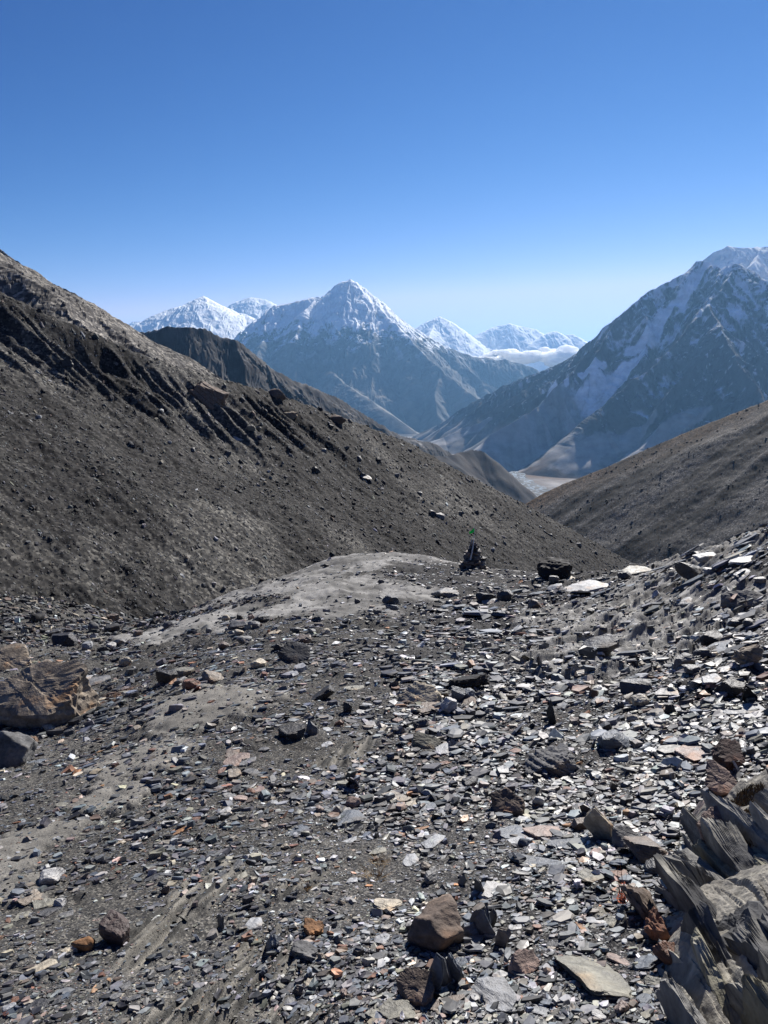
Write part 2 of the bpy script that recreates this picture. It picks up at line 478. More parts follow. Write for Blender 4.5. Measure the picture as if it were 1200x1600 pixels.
mz = mor_height(mx, my)
_ms, _, _ = crest_dist(mx, my, MOR_CREST)
e = mx * .34 + my * .94; w = mx * .94 - my * .34
st = fbm(e * .5 + .3 * noise2(w * .1, e * .1, 3), w * .035, 5, 51) * .5 + .5
pt = fbm(mx * .06, my * .06, 4, 53) * .5 + .5
mc = lerpc((.032, .030, .029), (.074, .070, .065), np.clip(st * .75 + pt * .4 - .1, 0, 1))
mc = lerpc(mc, (.165, .155, .138), sstep(.45, .8, pt) * sstep(-8, -24, w) * .85)
mc = lerpc(mc, (.17, .155, .135), sstep(0, -3, _ms))
tag(mesh_obj("hill_moraine", np.stack([mx, my, mz], -1).reshape(-1, 3), grid_faces(*mx.shape), M_moraine, cols=mc.reshape(-1, 3) * np.array([.60, .62, .64]), smooth=True), kind='structure')

RS_PLANE = (-400.0, 0.54, 0.20)
RS_CREST = crest_plane([(800, 800), (830, 782), (850, 770), (880, 756), (940, 733), (1000, 706), (1040, 689), (1100, 664), (1200, 625), (1320, 575), (1450, 520)], RS_PLANE)
def rs_height(x, y):
    c, ax, ay = RS_PLANE
    s, zc, al = crest_dist(x, y, RS_CREST)
    z = c + ax * x + ay * y
    e = (-x * .35 + y * .94)
    w = (-x * .94 - y * .35)
    back = zc - 0.5 * np.clip(-s, 0, None)
    rib = ridged(e * .006 + .25 * noise2(w * .004, e * .004, 3), w * .0012, 3, 61) - .8
    d = np.clip(s, 0, None)
    z = z + rib * 7 * sstep(0, 70, d)
    z = np.where(s < 0, back, np.minimum(z, zc + 1))
    return z + fbm(x * .02, y * .02, 5, 63) * 2.0 * sstep(0, 60, np.abs(s)) + fbm(x * .2, y * .2, 3, 65) * .35
rx, ry = polar(-4, 46, 760, 330, 1700, 620)
rz = rs_height(rx, ry)
_rs, _, _ = crest_dist(rx, ry, RS_CREST)
e = -rx * .35 + ry * .94; w = -rx * .94 - ry * .35
st = fbm(e * .022 + .4 * noise2(w * .006, e * .006, 3), w * .0022, 5, 67) * .5 + .5
st2 = np.clip(fbm(e * .06 + .3 * noise2(w * .01, e * .01, 4), w * .0018, 4, 68) + .5, 0, 1)
rc = lerpc((.030, .029, .030), (.155, .148, .142), sstep(.22, .82, st * .6 + .4 * st2))
rc = lerpc(rc, (.15, .098, .06), np.clip(sstep(60, 0, np.abs(_rs)) * sstep(560, 700, ry) * (fbm(rx * .02, ry * .02, 3, 69) * .6 + .6), 0, 1))
tag(mesh_obj("hill_scree_slope", np.stack([rx, ry, rz], -1).reshape(-1, 3), grid_faces(*rx.shape), M_slope, cols=rc.reshape(-1, 3) * np.array([.56, .575, .59]), smooth=True), kind='structure')

# ------------------------------------------------------------------ mountains: crests, spurs and side spurs as a family of sloping ridges
def unit2(v):
    return v / (np.hypot(*v) + 1e-9)

def ridge_net(P, rng, spacing, k1, face0, face1, zfloor, side=1, lean=0.5, levels=2, both=True):
    """segments (a, b, slope of the faces beside it) from a crest polyline"""
    segs = [(a, b, face0) for a, b in zip(P[:-1], P[1:])]
    L = np.cumsum([0] + [np.hypot(*(b - a)[:2]) for a, b in zip(P[:-1], P[1:])])
    def walk(p, d, k, face, zf, lev):
        """a spur from p along d, falling k per metre, bending as it goes"""
        n = 5
        relief = p[2] - zf
        if relief < 40: return
        run = relief / k * rng.uniform(.75, 1.0)
        q = p.copy(); pts = [q]
        for i in range(n):
            d = unit2(d + rng.normal(0, .16, 2))
            st = run / n
            q = q + np.array([d[0] * st, d[1] * st, -k * st * rng.uniform(.65, 1.35)])
            pts.append(q)
            segs.append((pts[-2], q, face))
        if lev > 0:
            m = max(2, int(run / (spacing * .7)))
            for i in range(m):
                f = (i + rng.uniform(.2, .8)) / m * .85 * n
                j = int(f); a = pts[j] + (pts[j + 1] - pts[j]) * (f - j)
                sd = 1 if i % 2 else -1
                an = sd * rng.uniform(.6, 1.1); c, s = math.cos(an), math.sin(an)
                dd = np.array([d[0] * c - d[1] * s, d[0] * s + d[1] * c])
                b = a.copy(); b[2] -= 8
                walk(b, dd, k * 1.5, face * 1.25, max(zf, b[2] - relief * .45), lev - 1)
    s = spacing * .4
    i = 0
    while s < L[-1]:
        j = np.searchsorted(L, s) - 1
        f = (s - L[j]) / (L[j + 1] - L[j])
        p = P[j] + (P[j + 1] - P[j]) * f
        dr = unit2((P[j + 1] - P[j])[:2])
        nrm = np.array([dr[1], -dr[0]]) * side
        down = dr * (-np.sign(P[j + 1][2] - P[j][2] + 1e-6))
        walk(p - np.array([0, 0, 4.0]), unit2(nrm + down * lean * rng.uniform(.3, 1.3) + rng.normal(0, .2, 2)), k1 * rng.uniform(.85, 1.15), face1, zfloor, levels - 1)
        if both and i % 2 == 0:
            walk(p - np.array([0, 0, 4.0]), unit2(-nrm + down * lean), k1 * 1.1, face1, zfloor, 0)
        s += spacing * rng.uniform(.7, 1.3); i += 1
    return segs

def seg_field(x, y, segs, zfloor, cap=0.0, fan=.5, dome=0.0):
    """highest of all the ridges at each point, with the place along that ridge and the distance from it"""
    z = np.full(x.size, zfloor, np.float32); al = np.zeros(x.size, np.float32); dd = np.zeros(x.size, np.float32)
    xf = x.ravel().astype(np.float32); yf = y.ravel().astype(np.float32)
    for n, (a, b, k) in enumerate(segs):
        top = max(a[2], b[2]); reach = (top - zfloor - cap) / k + cap / (fan * k) + dome
        x0, x1 = min(a[0], b[0]) - reach, max(a[0], b[0]) + reach
        y0, y1 = min(a[1], b[1]) - reach, max(a[1], b[1]) + reach
        m = np.nonzero((xf > x0) & (xf < x1) & (yf > y0) & (yf < y1))[0]
        if not len(m): continue
        px = xf[m] - np.float32(a[0]); py = yf[m] - np.float32(a[1])
        d = (b - a).astype(np.float32)
        l2 = d[0] ** 2 + d[1] ** 2 + 1e-6
        tr = (px * d[0] + py * d[1]) / l2
        t = np.clip(tr, 0, 1)
        q = np.hypot(px - t * d[0], py - t * d[1])
        h = a[2] + t * d[2] - k * (q - (.55 * dome * (1 - np.exp(-q / dome)) if dome else 0))
        if cap: h = np.where(h < zfloor + cap, zfloor + cap - (zfloor + cap - h) * fan, h)
        w = h > z[m]
        mw = m[w]
        z[mw] = h[w]; dd[mw] = q[w]
        al[mw] = tr[w] * math.sqrt(l2) + (n % 97) * 1371.0
    return tuple(v.reshape(x.shape).astype(float) for v in (z, al, dd))

def mountain(name, crests, ang, rr, res, zfloor, nets, colour, mat, nz, extra=(), seed=1, warp=0.0, rib=.22, cap=0.0, dome=0.0, jag=1.0, fan=.5):
    rng = np.random.default_rng(seed)
    x, y = polar(ang[0], ang[1], res[0], rr[0], rr[1], res[1])
    segs = list(extra)
    for c, net in zip(crests, nets):
        segs += ridge_net(c, rng, zfloor=zfloor + cap * .55, **net)
    sc = nz
    wx = x + warp * fbm(x / sc, y / sc, 3, seed + 3); wy = y + warp * fbm(x / sc + 9, y / sc, 3, seed + 5)
    z, al, dd = seg_field(wx, wy, segs, zfloor, cap, fan, dome)
    rel = np.clip((z - zfloor - cap * .9) / (nz * .9), 0.02, 1) * jag
    lam = nz * rib
    aw = al / lam + .9 * noise2(al / lam * .45, dd / lam * .12, seed + 1) + .45 * noise2(dd / lam * .8, al / lam * .8, seed + 2)
    g = ridged(aw, dd / (lam * 3.5), 4, seed + 7) - 1.0
    lam2 = lam * .3
    g2 = ridged(al / lam2 + 1.0 * noise2(al / lam2 * .4, dd / lam2 * .2, seed + 11) + .5 * noise2(dd / lam2, al / lam2, seed + 12), dd / (lam2 * 2.5), 3, seed + 13) - 1.0
    z = z + rel * (g * lam * .17 * sstep(0, lam * 1.2, dd) + g2 * lam2 * .17 * sstep(0, lam2 * 2, dd) + fbm(x / sc * 4, y / sc * 4, 6, seed + 8) * sc * .022)
    g = g + .5 * g2
    n = grid_normals(x, y, z)
    c = colour(x, y, z, n, g)
    tag(mesh_obj(name, np.stack([x, y, z], -1).reshape(-1, 3), grid_faces(*x.shape), mat, cols=c.reshape(-1, 3), smooth=False), kind='structure')
    return len(segs)

def crest(pts):
    p = np.array(pts, float)
    return at(p[:, 0], p[:, 1], p[:, 2])

ZV = -700.0
SNOW = (.86, .87, .88)

# the rocky shoulder just behind the moraine, and the dark ridges that lead down to the river
def col_shoulder(x, y, z, n, g):
    t = np.clip(fbm(x * .03, y * .03, 4, 81) * .6 + .5, 0, 1)
    c = lerpc((.09, .086, .08), (.18, .17, .155), t)
    return lerpc(c, (.12, .112, .105), sstep(.72, .5, n[..., 2]))
mountain("hill_shoulder", [crest([(-260, 250, 240), (-120, 330, 255), (-40, 376, 270), (0, 393, 280), (35, 412, 290), (60, 428, 300), (95, 457, 318), (130, 491, 345), (165, 524, 375), (200, 556, 400), (240, 600, 440)])],
         (-46, 2), (150, 620), (480, 380), -170, [dict(spacing=30, k1=.6, face0=.62, face1=.75, side=1, lean=.1, levels=1)], col_shoulder, M_slope, 30, seed=4, warp=4, rib=.12)

def col_ridge(x, y, z, n, g):
    t = np.clip(fbm(x * .004, y * .004, 4, 83) * .6 + .5, 0, 1)
    c = lerpc((.026, .026, .03), (.06, .056, .054), t)
    g_ = np.clip(fbm(x * .012, y * .012, 3, 85) + .1, 0, 1) * sstep(.66, .85, n[..., 2])
    return lerpc(c, (.34, .33, .32), g_ * .75)
mountain("mountain_rocky_spur", [crest([(-60, 340, 1250), (20, 400, 1200), (60, 430, 1200), (100, 452, 1200), (145, 474, 1200), (180, 496, 1220), (205, 512, 1300), (255, 549, 1420), (310, 590, 1550), (380, 640, 1700)])],
         (-42, -8), (800, 1900), (520, 320), -350, [dict(spacing=110, k1=.75, face0=1.05, face1=1.2, side=1, lean=.5)], col_ridge, M_rock, 110, seed=6, warp=12)
mountain("mountain_dark_ridge", [crest([(60, 545, 2200), (150, 535, 2210), (215, 521, 2220), (250, 514, 2230), (285, 508, 2240), (310, 516, 2260), (335, 524, 2280), (365, 531, 2300), (400, 549, 2340), (440, 577, 2400), (500, 608, 2480), (560, 643, 2580),
                                        (600, 668, 2680), (650, 688, 2800), (700, 706, 2950), (735, 722, 3050)])],
         (-27, 9), (1400, 4700), (620, 420), ZV, [dict(spacing=330, k1=.75, face0=1.05, face1=1.2, side=1, lean=.6, both=False)], col_ridge, M_rock, 320, seed=9, warp=35)
def col_brown(x, y, z, n, g):
    t = np.clip(fbm(x * .006, y * .006, 4, 87) * .6 + .5, 0, 1)
    return lerpc((.032, .030, .031), (.066, .056, .050), t)
mountain("hill_dark_foothill", [crest([(560, 705, 2500), (620, 705, 2550), (660, 712, 2600), (700, 712, 2700), (720, 707, 2800), (735, 702, 2850), (752, 705, 2850)])],
         (-6, 14), (1700, 3600), (380, 260), ZV, [dict(spacing=300, k1=.8, face0=.80, face1=.9, side=1, lean=.5, levels=1, both=False)], col_brown, M_rock, 200, seed=12, warp=20, jag=.12)

# the snowy mountain on the right
def strip(x, y, z, pts, wob):
    """soft mask of a fan of debris widening down a course of points (with half widths), and how far down it each place lies"""
    dep = y * CT - z * ST
    qx = 600 + F * x / dep; qy = 800 - F * (y * ST + z * CT) / dep
    P = []
    for a, b, w in pts:
        m = np.hypot(qx - a, qy - b) < 5
        if m.any():
            k = np.argmin(np.where(m, y, 1e9)); P.append((np.array([x.flat[k], y.flat[k]]), w))
    m = np.zeros(x.shape); fr = np.zeros(x.shape); n = len(P) - 1
    for i in range(n):
        (a, wa), (b, wb) = P[i], P[i + 1]
        d = b - a; t = np.clip(((x - a[0]) * d[0] + (y - a[1]) * d[1]) / (d @ d), 0, 1)
        q = 1 - np.hypot(x - a[0] - t * d[0], y - a[1] - t * d[1]) / (wa + (wb - wa) * t) + wob * .35
        k = q > m
        m = np.where(k, q, m); fr = np.where(k, (i + t) / n, fr)
    return sstep(.05, .35, m), fr

def col_right(x, y, z, n, g):
    t = np.clip(fbm(x * .002, y * .002, 4, 101) * .6 + .5, 0, 1)
    c = lerpc((.035, .037, .043), (.085, .084, .088), t)
    hf = fbm(x * .006, y * .006, 5, 103)
    alt = (z + 40) / 900.0
    sn = sstep(.36, .56, .26 + alt * .26 + hf * .16 - (g + .5) * .26 + (n[..., 2] - .60) * 1.0)
    # snow dust lying in the couloirs between the rock ribs
    fine = fbm(x * .022, z * .022 + y * .014, 4, 145)
    sn = np.maximum(sn, sstep(.06, .20, -(g + .62) * .62 + .26 * fine + alt * .14) * .85 * sstep(-.42, .15, alt))
    low = sstep(-450, -340, z)
    c = lerpc(c, lerpc((.15, .142, .138), (.27, .255, .245), np.clip(fbm(x * .006, y * .0015, 4, 105) * .7 + .5, 0, 1)), (1 - low) * .95)
    c = lerpc(c, (.095, .062, .04), sstep(-520, -640, z) * np.clip(fbm(x * .002, y * .002, 3, 107) + .5, 0, 1))
    c = lerpc(c, SNOW, sn * low * .92)
    # the scree fan under the couloir, snow lying in its upper half
    fan, f = strip(x, y, z, [(1000, 548, 70), (962, 588, 110), (918, 622, 190), (860, 660, 300), (800, 690, 380)], hf)
    c = lerpc(c, lerpc((.26, .25, .24), (.42, .40, .385), np.clip(fbm(x * .012, y * .002, 3, 109) + .5, 0, 1)), fan * sstep(.35, .5, f) * .9)
    c = lerpc(c, SNOW, fan * sstep(.62, .46, f + hf * .12))
    for q in ([(760, 655, 40), (720, 672, 90), (680, 686, 90)], [(1010, 655, 60), (950, 690, 150), (900, 712, 200)], [(1110, 630, 40), (1050, 665, 120), (1000, 700, 170)], [(860, 640, 40), (800, 672, 120), (750, 690, 150)]):
        fan, f = strip(x, y, z, q, hf); c = lerpc(c, (.36, .345, .33), fan * .8)
    for q in ([(885, 592, 30), (860, 603, 50), (850, 606, 30)], [(945, 563, 30), (915, 575, 60), (905, 580, 40)], [(1050, 470, 40), (1010, 520, 90), (985, 545, 70)], [(1100, 412, 40), (1080, 440, 90), (1060, 470, 90)]):
        fan, f = strip(x, y, z, q, hf); c = lerpc(c, SNOW, fan * .95)
    return c
RM = crest([(1420, 330, 7900), (1330, 372, 7600), (1260, 425, 7350), (1205, 442, 7100), (1180, 424, 7050), (1150, 412, 7000), (1128, 418, 7100), (1112, 409, 7200), (1088, 408, 7300), (1062, 438, 7400), (1030, 470, 7500), (985, 508, 7700),
            (960, 526, 7850), (915, 545, 8100), (880, 566, 8300), (840, 581, 8550), (800, 597, 8800), (760, 618, 9000), (720, 640, 9250), (690, 660, 9400), (655, 686, 9600)])
RMX = [(crest([a, b])[0], crest([a, b])[1], s) for a, b, s in [
    ((1088, 410, 7280), (1010, 505, 6900), .95), ((1010, 505, 6900), (960, 560, 6750), .95), ((960, 560, 6750), (880, 640, 6600), .9), ((880, 640, 6600), (770, 692, 6500), .8),
    ((1150, 414, 6980), (1090, 500, 6500), 1.0), ((1090, 500, 6500), (1010, 580, 6200), .95), ((1010, 580, 6200), (930, 640, 6000), .9), ((930, 640, 6000), (870, 705, 5900), .8),
    ((1205, 443, 7080), (1180, 520, 6300), 1.0), ((1180, 520, 6300), (1090, 600, 5800), .9), ((1090, 600, 5800), (1010, 690, 5500), .85),
    ((880, 566, 8300), (820, 610, 8000), .9), ((820, 610, 8000), (745, 655, 7800), .85), ((745, 655, 7800), (690, 688, 7700), .75),
    ((1260, 425, 7340), (1290, 540, 6000), 1.0), ((1290, 540, 6000), (1200, 640, 5300), .9)]]
mountain("mountain_right_peak", [RM], (1, 38), (4900, 9900), (900, 620), ZV, [dict(spacing=270, k1=.60, face0=.98, face1=1.15, side=-1, lean=.45, levels=3)], col_right, M_rock, 420, extra=RMX, seed=21, warp=34, cap=215.0, fan=.66, jag=1.5)

def col_snow(x, y, z, n, g):
    hf = fbm(x * .004, y * .004, 4, 111)
    return lerpc((.16, .16, .17), SNOW, sstep(.25, .5, .62 + hf * .25 + (n[..., 2] - .6) * .9))
mountain("mountain_snow_ridge", [crest([(1000, 520, 9800), (1060, 440, 9800), (1090, 412, 9800), (1112, 396, 9800), (1137, 385, 9800), (1165, 388, 9800), (1200, 385, 9800), (1260, 380, 9800), (1350, 392, 9800)])],
         (18, 37), (8300, 11000), (420, 240), 0.0, [dict(spacing=500, k1=.6, face0=.8, face1=.95, side=1, lean=.3)], col_snow, M_far, 500, seed=25, warp=60)

# the big snow peak at the head of the valley
def col_main(x, y, z, n, g):
    t = np.clip(fbm(x * .0012, y * .0012, 4, 121) * .6 + .5, 0, 1)
    c = lerpc((.075, .075, .08), (.14, .135, .13), t)
    hf = fbm(x * .005, y * .005, 5, 123)
    alt = (z - 780) / 700.0
    sn = sstep(.35, .6, .25 + alt * .9 + hf * .35 + (n[..., 2] - .66) * 1.3)
    dustn = sstep(.5, .9, hf + .2) * sstep(200, 800, z) * .45
    low = sstep(300, -300, z)
    c = lerpc(c, (.25, .22, .18), low * np.clip(fbm(x * .0018, y * .0018, 4, 127) + .25, 0, 1) * .8)
    c = lerpc(c, SNOW, dustn)
    return lerpc(c, SNOW, np.clip(sn, 0, 1))
MM = crest([(330, 600, 14200), (372, 558, 14500), (395, 517, 14800), (430, 477, 15000), (452, 474, 15000), (487, 465, 15000), (512, 464, 15000), (524, 450, 15100), (532, 441, 15100), (539, 439, 15100), (546, 436, 15100), (554, 442, 15100), (562, 447, 15120), (570, 454, 15150), (580, 461, 15200),
            (610, 488, 15300), (650, 514, 15400), (700, 544, 15500), (740, 557, 15500), (790, 562, 15500), (830, 573, 15400), (880, 600, 15200), (940, 640, 15000)])
MMX = [(crest([a, b])[0], crest([a, b])[1], s) for a, b, s in [
    ((512, 466, 14980), (470, 540, 13800), 1.0), ((470, 540, 13800), (540, 600, 12400), .8), ((540, 600, 12400), (655, 678, 10800), .7),
    ((545, 440, 15080), (590, 500, 14300), 1.1), ((590, 500, 14300), (640, 560, 13300), .9), ((640, 560, 13300), (700, 640, 12300), .8),
    ((430, 478, 14980), (410, 560, 13600), 1.1), ((410, 560, 13600), (480, 640, 11800), .8), ((700, 546, 15400), (760, 610, 14200), .9)]]
mountain("mountain_main_peak", [MM], (-17, 20), (9800, 17200), (760, 560), -1150.0, [dict(spacing=900, k1=.62, face0=.85, face1=1.05, side=1, lean=.3)], col_main, M_far, 900, extra=MMX, seed=33, warp=30, cap=420.0, dome=110.0, jag=1.1)

def far_peak(name, pts, ang, rr, res, seed, base=-200.0, rockiness=.5, sp=1100, dome=350.0, jag=.6):
    def colf(x, y, z, n, g):
        hf = fbm(x * .0022, y * .0022, 5, seed + 40)
        return lerpc((.17, .17, .18), SNOW, sstep(.2, .5, .25 + rockiness + hf * .4 + (n[..., 2] - .62) * 1.3))
    mountain(name, [crest(pts)], ang, rr, res, base, [dict(spacing=sp, k1=.55, face0=.75, face1=.95, side=1, lean=.3, levels=2)], colf, M_far, sp, seed=seed, warp=25, dome=dome, jag=jag)
far_peak("mountain_left_snow_peak", [(120, 560, 19500), (180, 535, 19700), (228, 514, 20000), (236, 503, 20000), (245, 493, 20000), (262, 484, 20000), (280, 479, 20000), (300, 473, 20000), (311, 471, 20000), (318, 463, 20000), (326, 471, 20000), (338, 477, 20000), (350, 479, 20000), (362, 486, 20000), (384, 491, 20000), (400, 502, 20000), (450, 530, 20000), (520, 570, 20000)],
         (-22, -2), (16500, 21500), (460, 240), 41, rockiness=.85, dome=700.0, jag=.6)
far_peak("mountain_rounded_snow_peak", [(330, 510, 24000), (362, 481, 24000), (374, 470, 24000), (394, 464, 24000), (414, 468, 24000), (430, 478, 24000), (460, 492, 24000), (520, 530, 24000)], (-15, -2), (22000, 25500), (300, 140), 44, 300.0, .45)
far_peak("mountain_tiny_snow_peak", [(170, 540, 27000), (203, 512, 27000), (216, 498, 27000), (230, 513, 27000), (270, 540, 27000)], (-23, -14), (25500, 28200), (220, 110), 47, 300.0, .7)
far_peak("mountain_pointed_snow_peak", [(600, 540, 24000), (652, 522, 24000), (664, 509, 24000), (674, 500, 24000), (685, 494, 24000), (694, 498, 24000), (708, 512, 24000), (726, 523, 24000), (760, 545, 24000), (820, 580, 24000)], (-1, 12), (21500, 25500), (300, 160), 50, 0.0, .5)
far_peak("mountain_flat_snow_peak", [(700, 560, 26000), (746, 528, 26000), (756, 518, 26000), (770, 511, 26000), (797, 505, 26000), (806, 508, 26000), (834, 514, 26000), (845, 524, 26000), (880, 556, 26000)], (4, 16), (23500, 27500), (300, 160), 53, 0.0, .5)
far_peak("mountain_twin_snow_peak", [(800, 560, 25000), (848, 530, 25000), (858, 519, 25000), (869, 517, 25000), (880, 524, 25000), (893, 522, 25000), (906, 531, 25000), (922, 541, 25000), (980, 570, 25000)], (10, 21), (22800, 26500), (280, 150), 56, 0.0, .55)

# ------------------------------------------------------------------ valley floor out to the horizon, and the river
vx, vy = polar(-75, 75, 420, 60, 36000, 420)
vz = ZV - 4 + fbm(vx * .002, vy * .002, 4, 131) * 5
vz = vz - 500 * sstep(8800, 11500, vy)
near = sstep(900, 60, np.hypot(vx, vy))
vt = np.clip(fbm(vx * .003, vy * .003, 4, 133) * .7 + .5, 0, 1)
vc = lerpc((.042, .036, .029), (.066, .05, .036), vt)
tag(mesh_obj("valley_floor", np.stack([vx, vy, vz], -1).reshape(-1, 3), grid_faces(*vx.shape), M_valley, cols=vc.reshape(-1, 3), smooth=True), kind='structure')

def river():
    px = [(1010, 712, 90), (930, 722, 110), (868, 738, 95), (818, 731, 45), (808, 739, 60), (806, 748, 85), (818, 760, 130), (832, 773, 150), (850, 800, 140)]
    zz = ZV + 3
    P = []
    for x, y, wd in px:
        d = ray(x, y); t = zz / d[2]; P.append((d[0] * t, d[1] * t, wd))
    P = np.array(P)[2:]
    # smooth the course
    n = 160; tt = np.linspace(0, len(P) - 1, n)
    C = np.stack([np.interp(tt, np.arange(len(P)), P[:, k]) for k in range(3)], -1)
    for _ in range(12):
        C[1:-1] = (C[:-2] + 2 * C[1:-1] + C[2:]) / 4
    T = np.gradient(C[:, :2], axis=0); T /= np.linalg.norm(T, axis=1, keepdims=True)
    Nn = np.stack([-T[:, 1], T[:, 0]], -1)
    m = 40; u = np.linspace(-1, 1, m)
    wl = C[:, 2] * (1 + .25 * noise2(np.arange(n) * .13, np.zeros(n), 5))
    X = C[:, None, 0] + Nn[:, None, 0] * u[None] * wl[:, None]
    Y = C[:, None, 1] + Nn[:, None, 1] * u[None] * wl[:, None]
    Z = np.full_like(X, 0.0)
    al = np.arange(n)[:, None] * .09 + 0 * X
    br = np.abs(noise2(al, u[None] * 2.6 + 0 * X + .5 * noise2(al * 2, u[None] * 2 + 0 * X, 3), 9))
    water = sstep(.16, .06, br)
    c = lerpc(lerpc((.075, .074, .07), (.14, .137, .13), np.clip(fbm(X * .01, Y * .01, 3, 7) + .5, 0, 1)), (.22, .27, .32), water)
    Z = zz + 1.5 * (1 - np.abs(u[None])) + fbm(X * .004, Y * .004, 2, 3)
    Z = np.maximum(Z, ZV + 6)
    tag(mesh_obj("river", np.stack([X, Y, Z], -1).reshape(-1, 3), grid_faces(n, m), M_valley, cols=c.reshape(-1, 3), smooth=True), kind='structure')
river()

# ------------------------------------------------------------------ cloud bank lying in the saddle behind the right-hand spur
def cloud(px0, px1, py, Y, hgt, seed):
    rng = np.random.default_rng(seed)
    a = at(px0, py, Y); b = at(px1, py, Y)
    bm = bmesh.new()
    bmesh.ops.create_icosphere(bm, subdivisions=3, radius=1.0)
    iv = np.array([v.co[:] for v in bm.verts]); fc = np.array([[v.index for v in f.verts] for f in bm.faces]); bm.free()
    V, Fc = [], []; o = 0
    n = 110
    for i in range(n):
        f = rng.beta(1.5, 1.1)
        c = a + (b - a) * f + np.array([0, rng.uniform(-260, 260), 0])
        env = (0.25 + 0.85 * f ** .8) * (1 - .45 * max(0, f - .8) / .2)
        s = hgt * rng.uniform(.16, .55) * env
        c[2] += hgt * (rng.uniform(-.55, .45)) * env + hgt * .35 * noise2(f * 6.0, .5, seed)
        r = 1 + .20 * noise3(iv * 2.2 + i * 7.1, seed) + .13 * noise3(iv * 5 + i * 3.3, seed + 1) + .07 * noise3(iv * 11 + i, seed + 2)
        V.append(iv * r[:, None] * np.array([s * 1.9, s * 1.5, s * .8]) + c); Fc.append(fc + o); o += len(iv)
    m, nt, bs = new_mat("cloud_white")
    bs.inputs["Base Color"].default_value = (.99, .99, .99, 1); bs.inputs["Roughness"].default_value = 1
    bs.inputs["Specular IOR Level"].default_value = 0
    bs.inputs["Subsurface Weight"].default_value = 1.0
    bs.inputs["Subsurface Radius"].default_value = (1, 1, 1)
    bs.inputs["Subsurface Scale"].default_value = 900.0
    bs.inputs["Subsurface Anisotropy"].default_value = .7
    ob = mesh_obj("cloud", np.concatenate(V), np.concatenate(Fc), m, smooth=True)
    rm = ob.modifiers.new("one_skin", 'REMESH'); rm.mode = 'VOXEL'; rm.voxel_size = 22.0; rm.use_smooth_shade = True
    tag(ob, kind='stuff', label="low white cloud bank lying between the snow peaks and the right mountain", cat="cloud")
cloud(735, 905, 556, 17500, 300, 3)

# ------------------------------------------------------------------ haze in the valley air
def haze():
    bm = bmesh.new(); bmesh.ops.create_cube(bm, size=1.0)
    me = bpy.data.meshes.new("haze"); bm.to_mesh(me); bm.free()
    o = bpy.data.objects.new("haze", me); COL.objects.link(o)
    z0, z1 = -1300.0, 2700.0
    o.scale = (84000, 84000, z1 - z0); o.location = (0, 0, (z0 + z1) / 2)
    m = bpy.data.materials.new("haze_air"); m.use_nodes = True
    nt = m.node_tree; nt.nodes.clear()
    out = nt.nodes.new("ShaderNodeOutputMaterial"); v = nt.nodes.new("ShaderNodeVolumePrincipled")
    v.inputs["Density"].default_value = HAZE
    v.inputs["Color"].default_value = (0.27, 0.57, 1.0, 1)
    v.inputs["Anisotropy"].default_value = 0.35
    nt.links.new(v.outputs[0], out.inputs["Volume"])
    me.materials.append(m)
    tag(o, kind='stuff', label="thin blue haze filling the valley air between the ridges", cat="haze")
HAZE = 2.1e-5
haze()

# ------------------------------------------------------------------ stones
def ico(n):
    bm = bmesh.new(); bmesh.ops.create_icosphere(bm, subdivisions=n, radius=1.0)
    bm.verts.ensure_lookup_table()
    v = np.array([q.co[:] for q in bm.verts]); f = np.array([[q.index for q in p.verts] for p in bm.faces]); bm.free()
    return v / np.linalg.norm(v, axis=1, keepdims=True), f
ICO = {n: ico(n) for n in (2, 3, 4, 5, 6)}

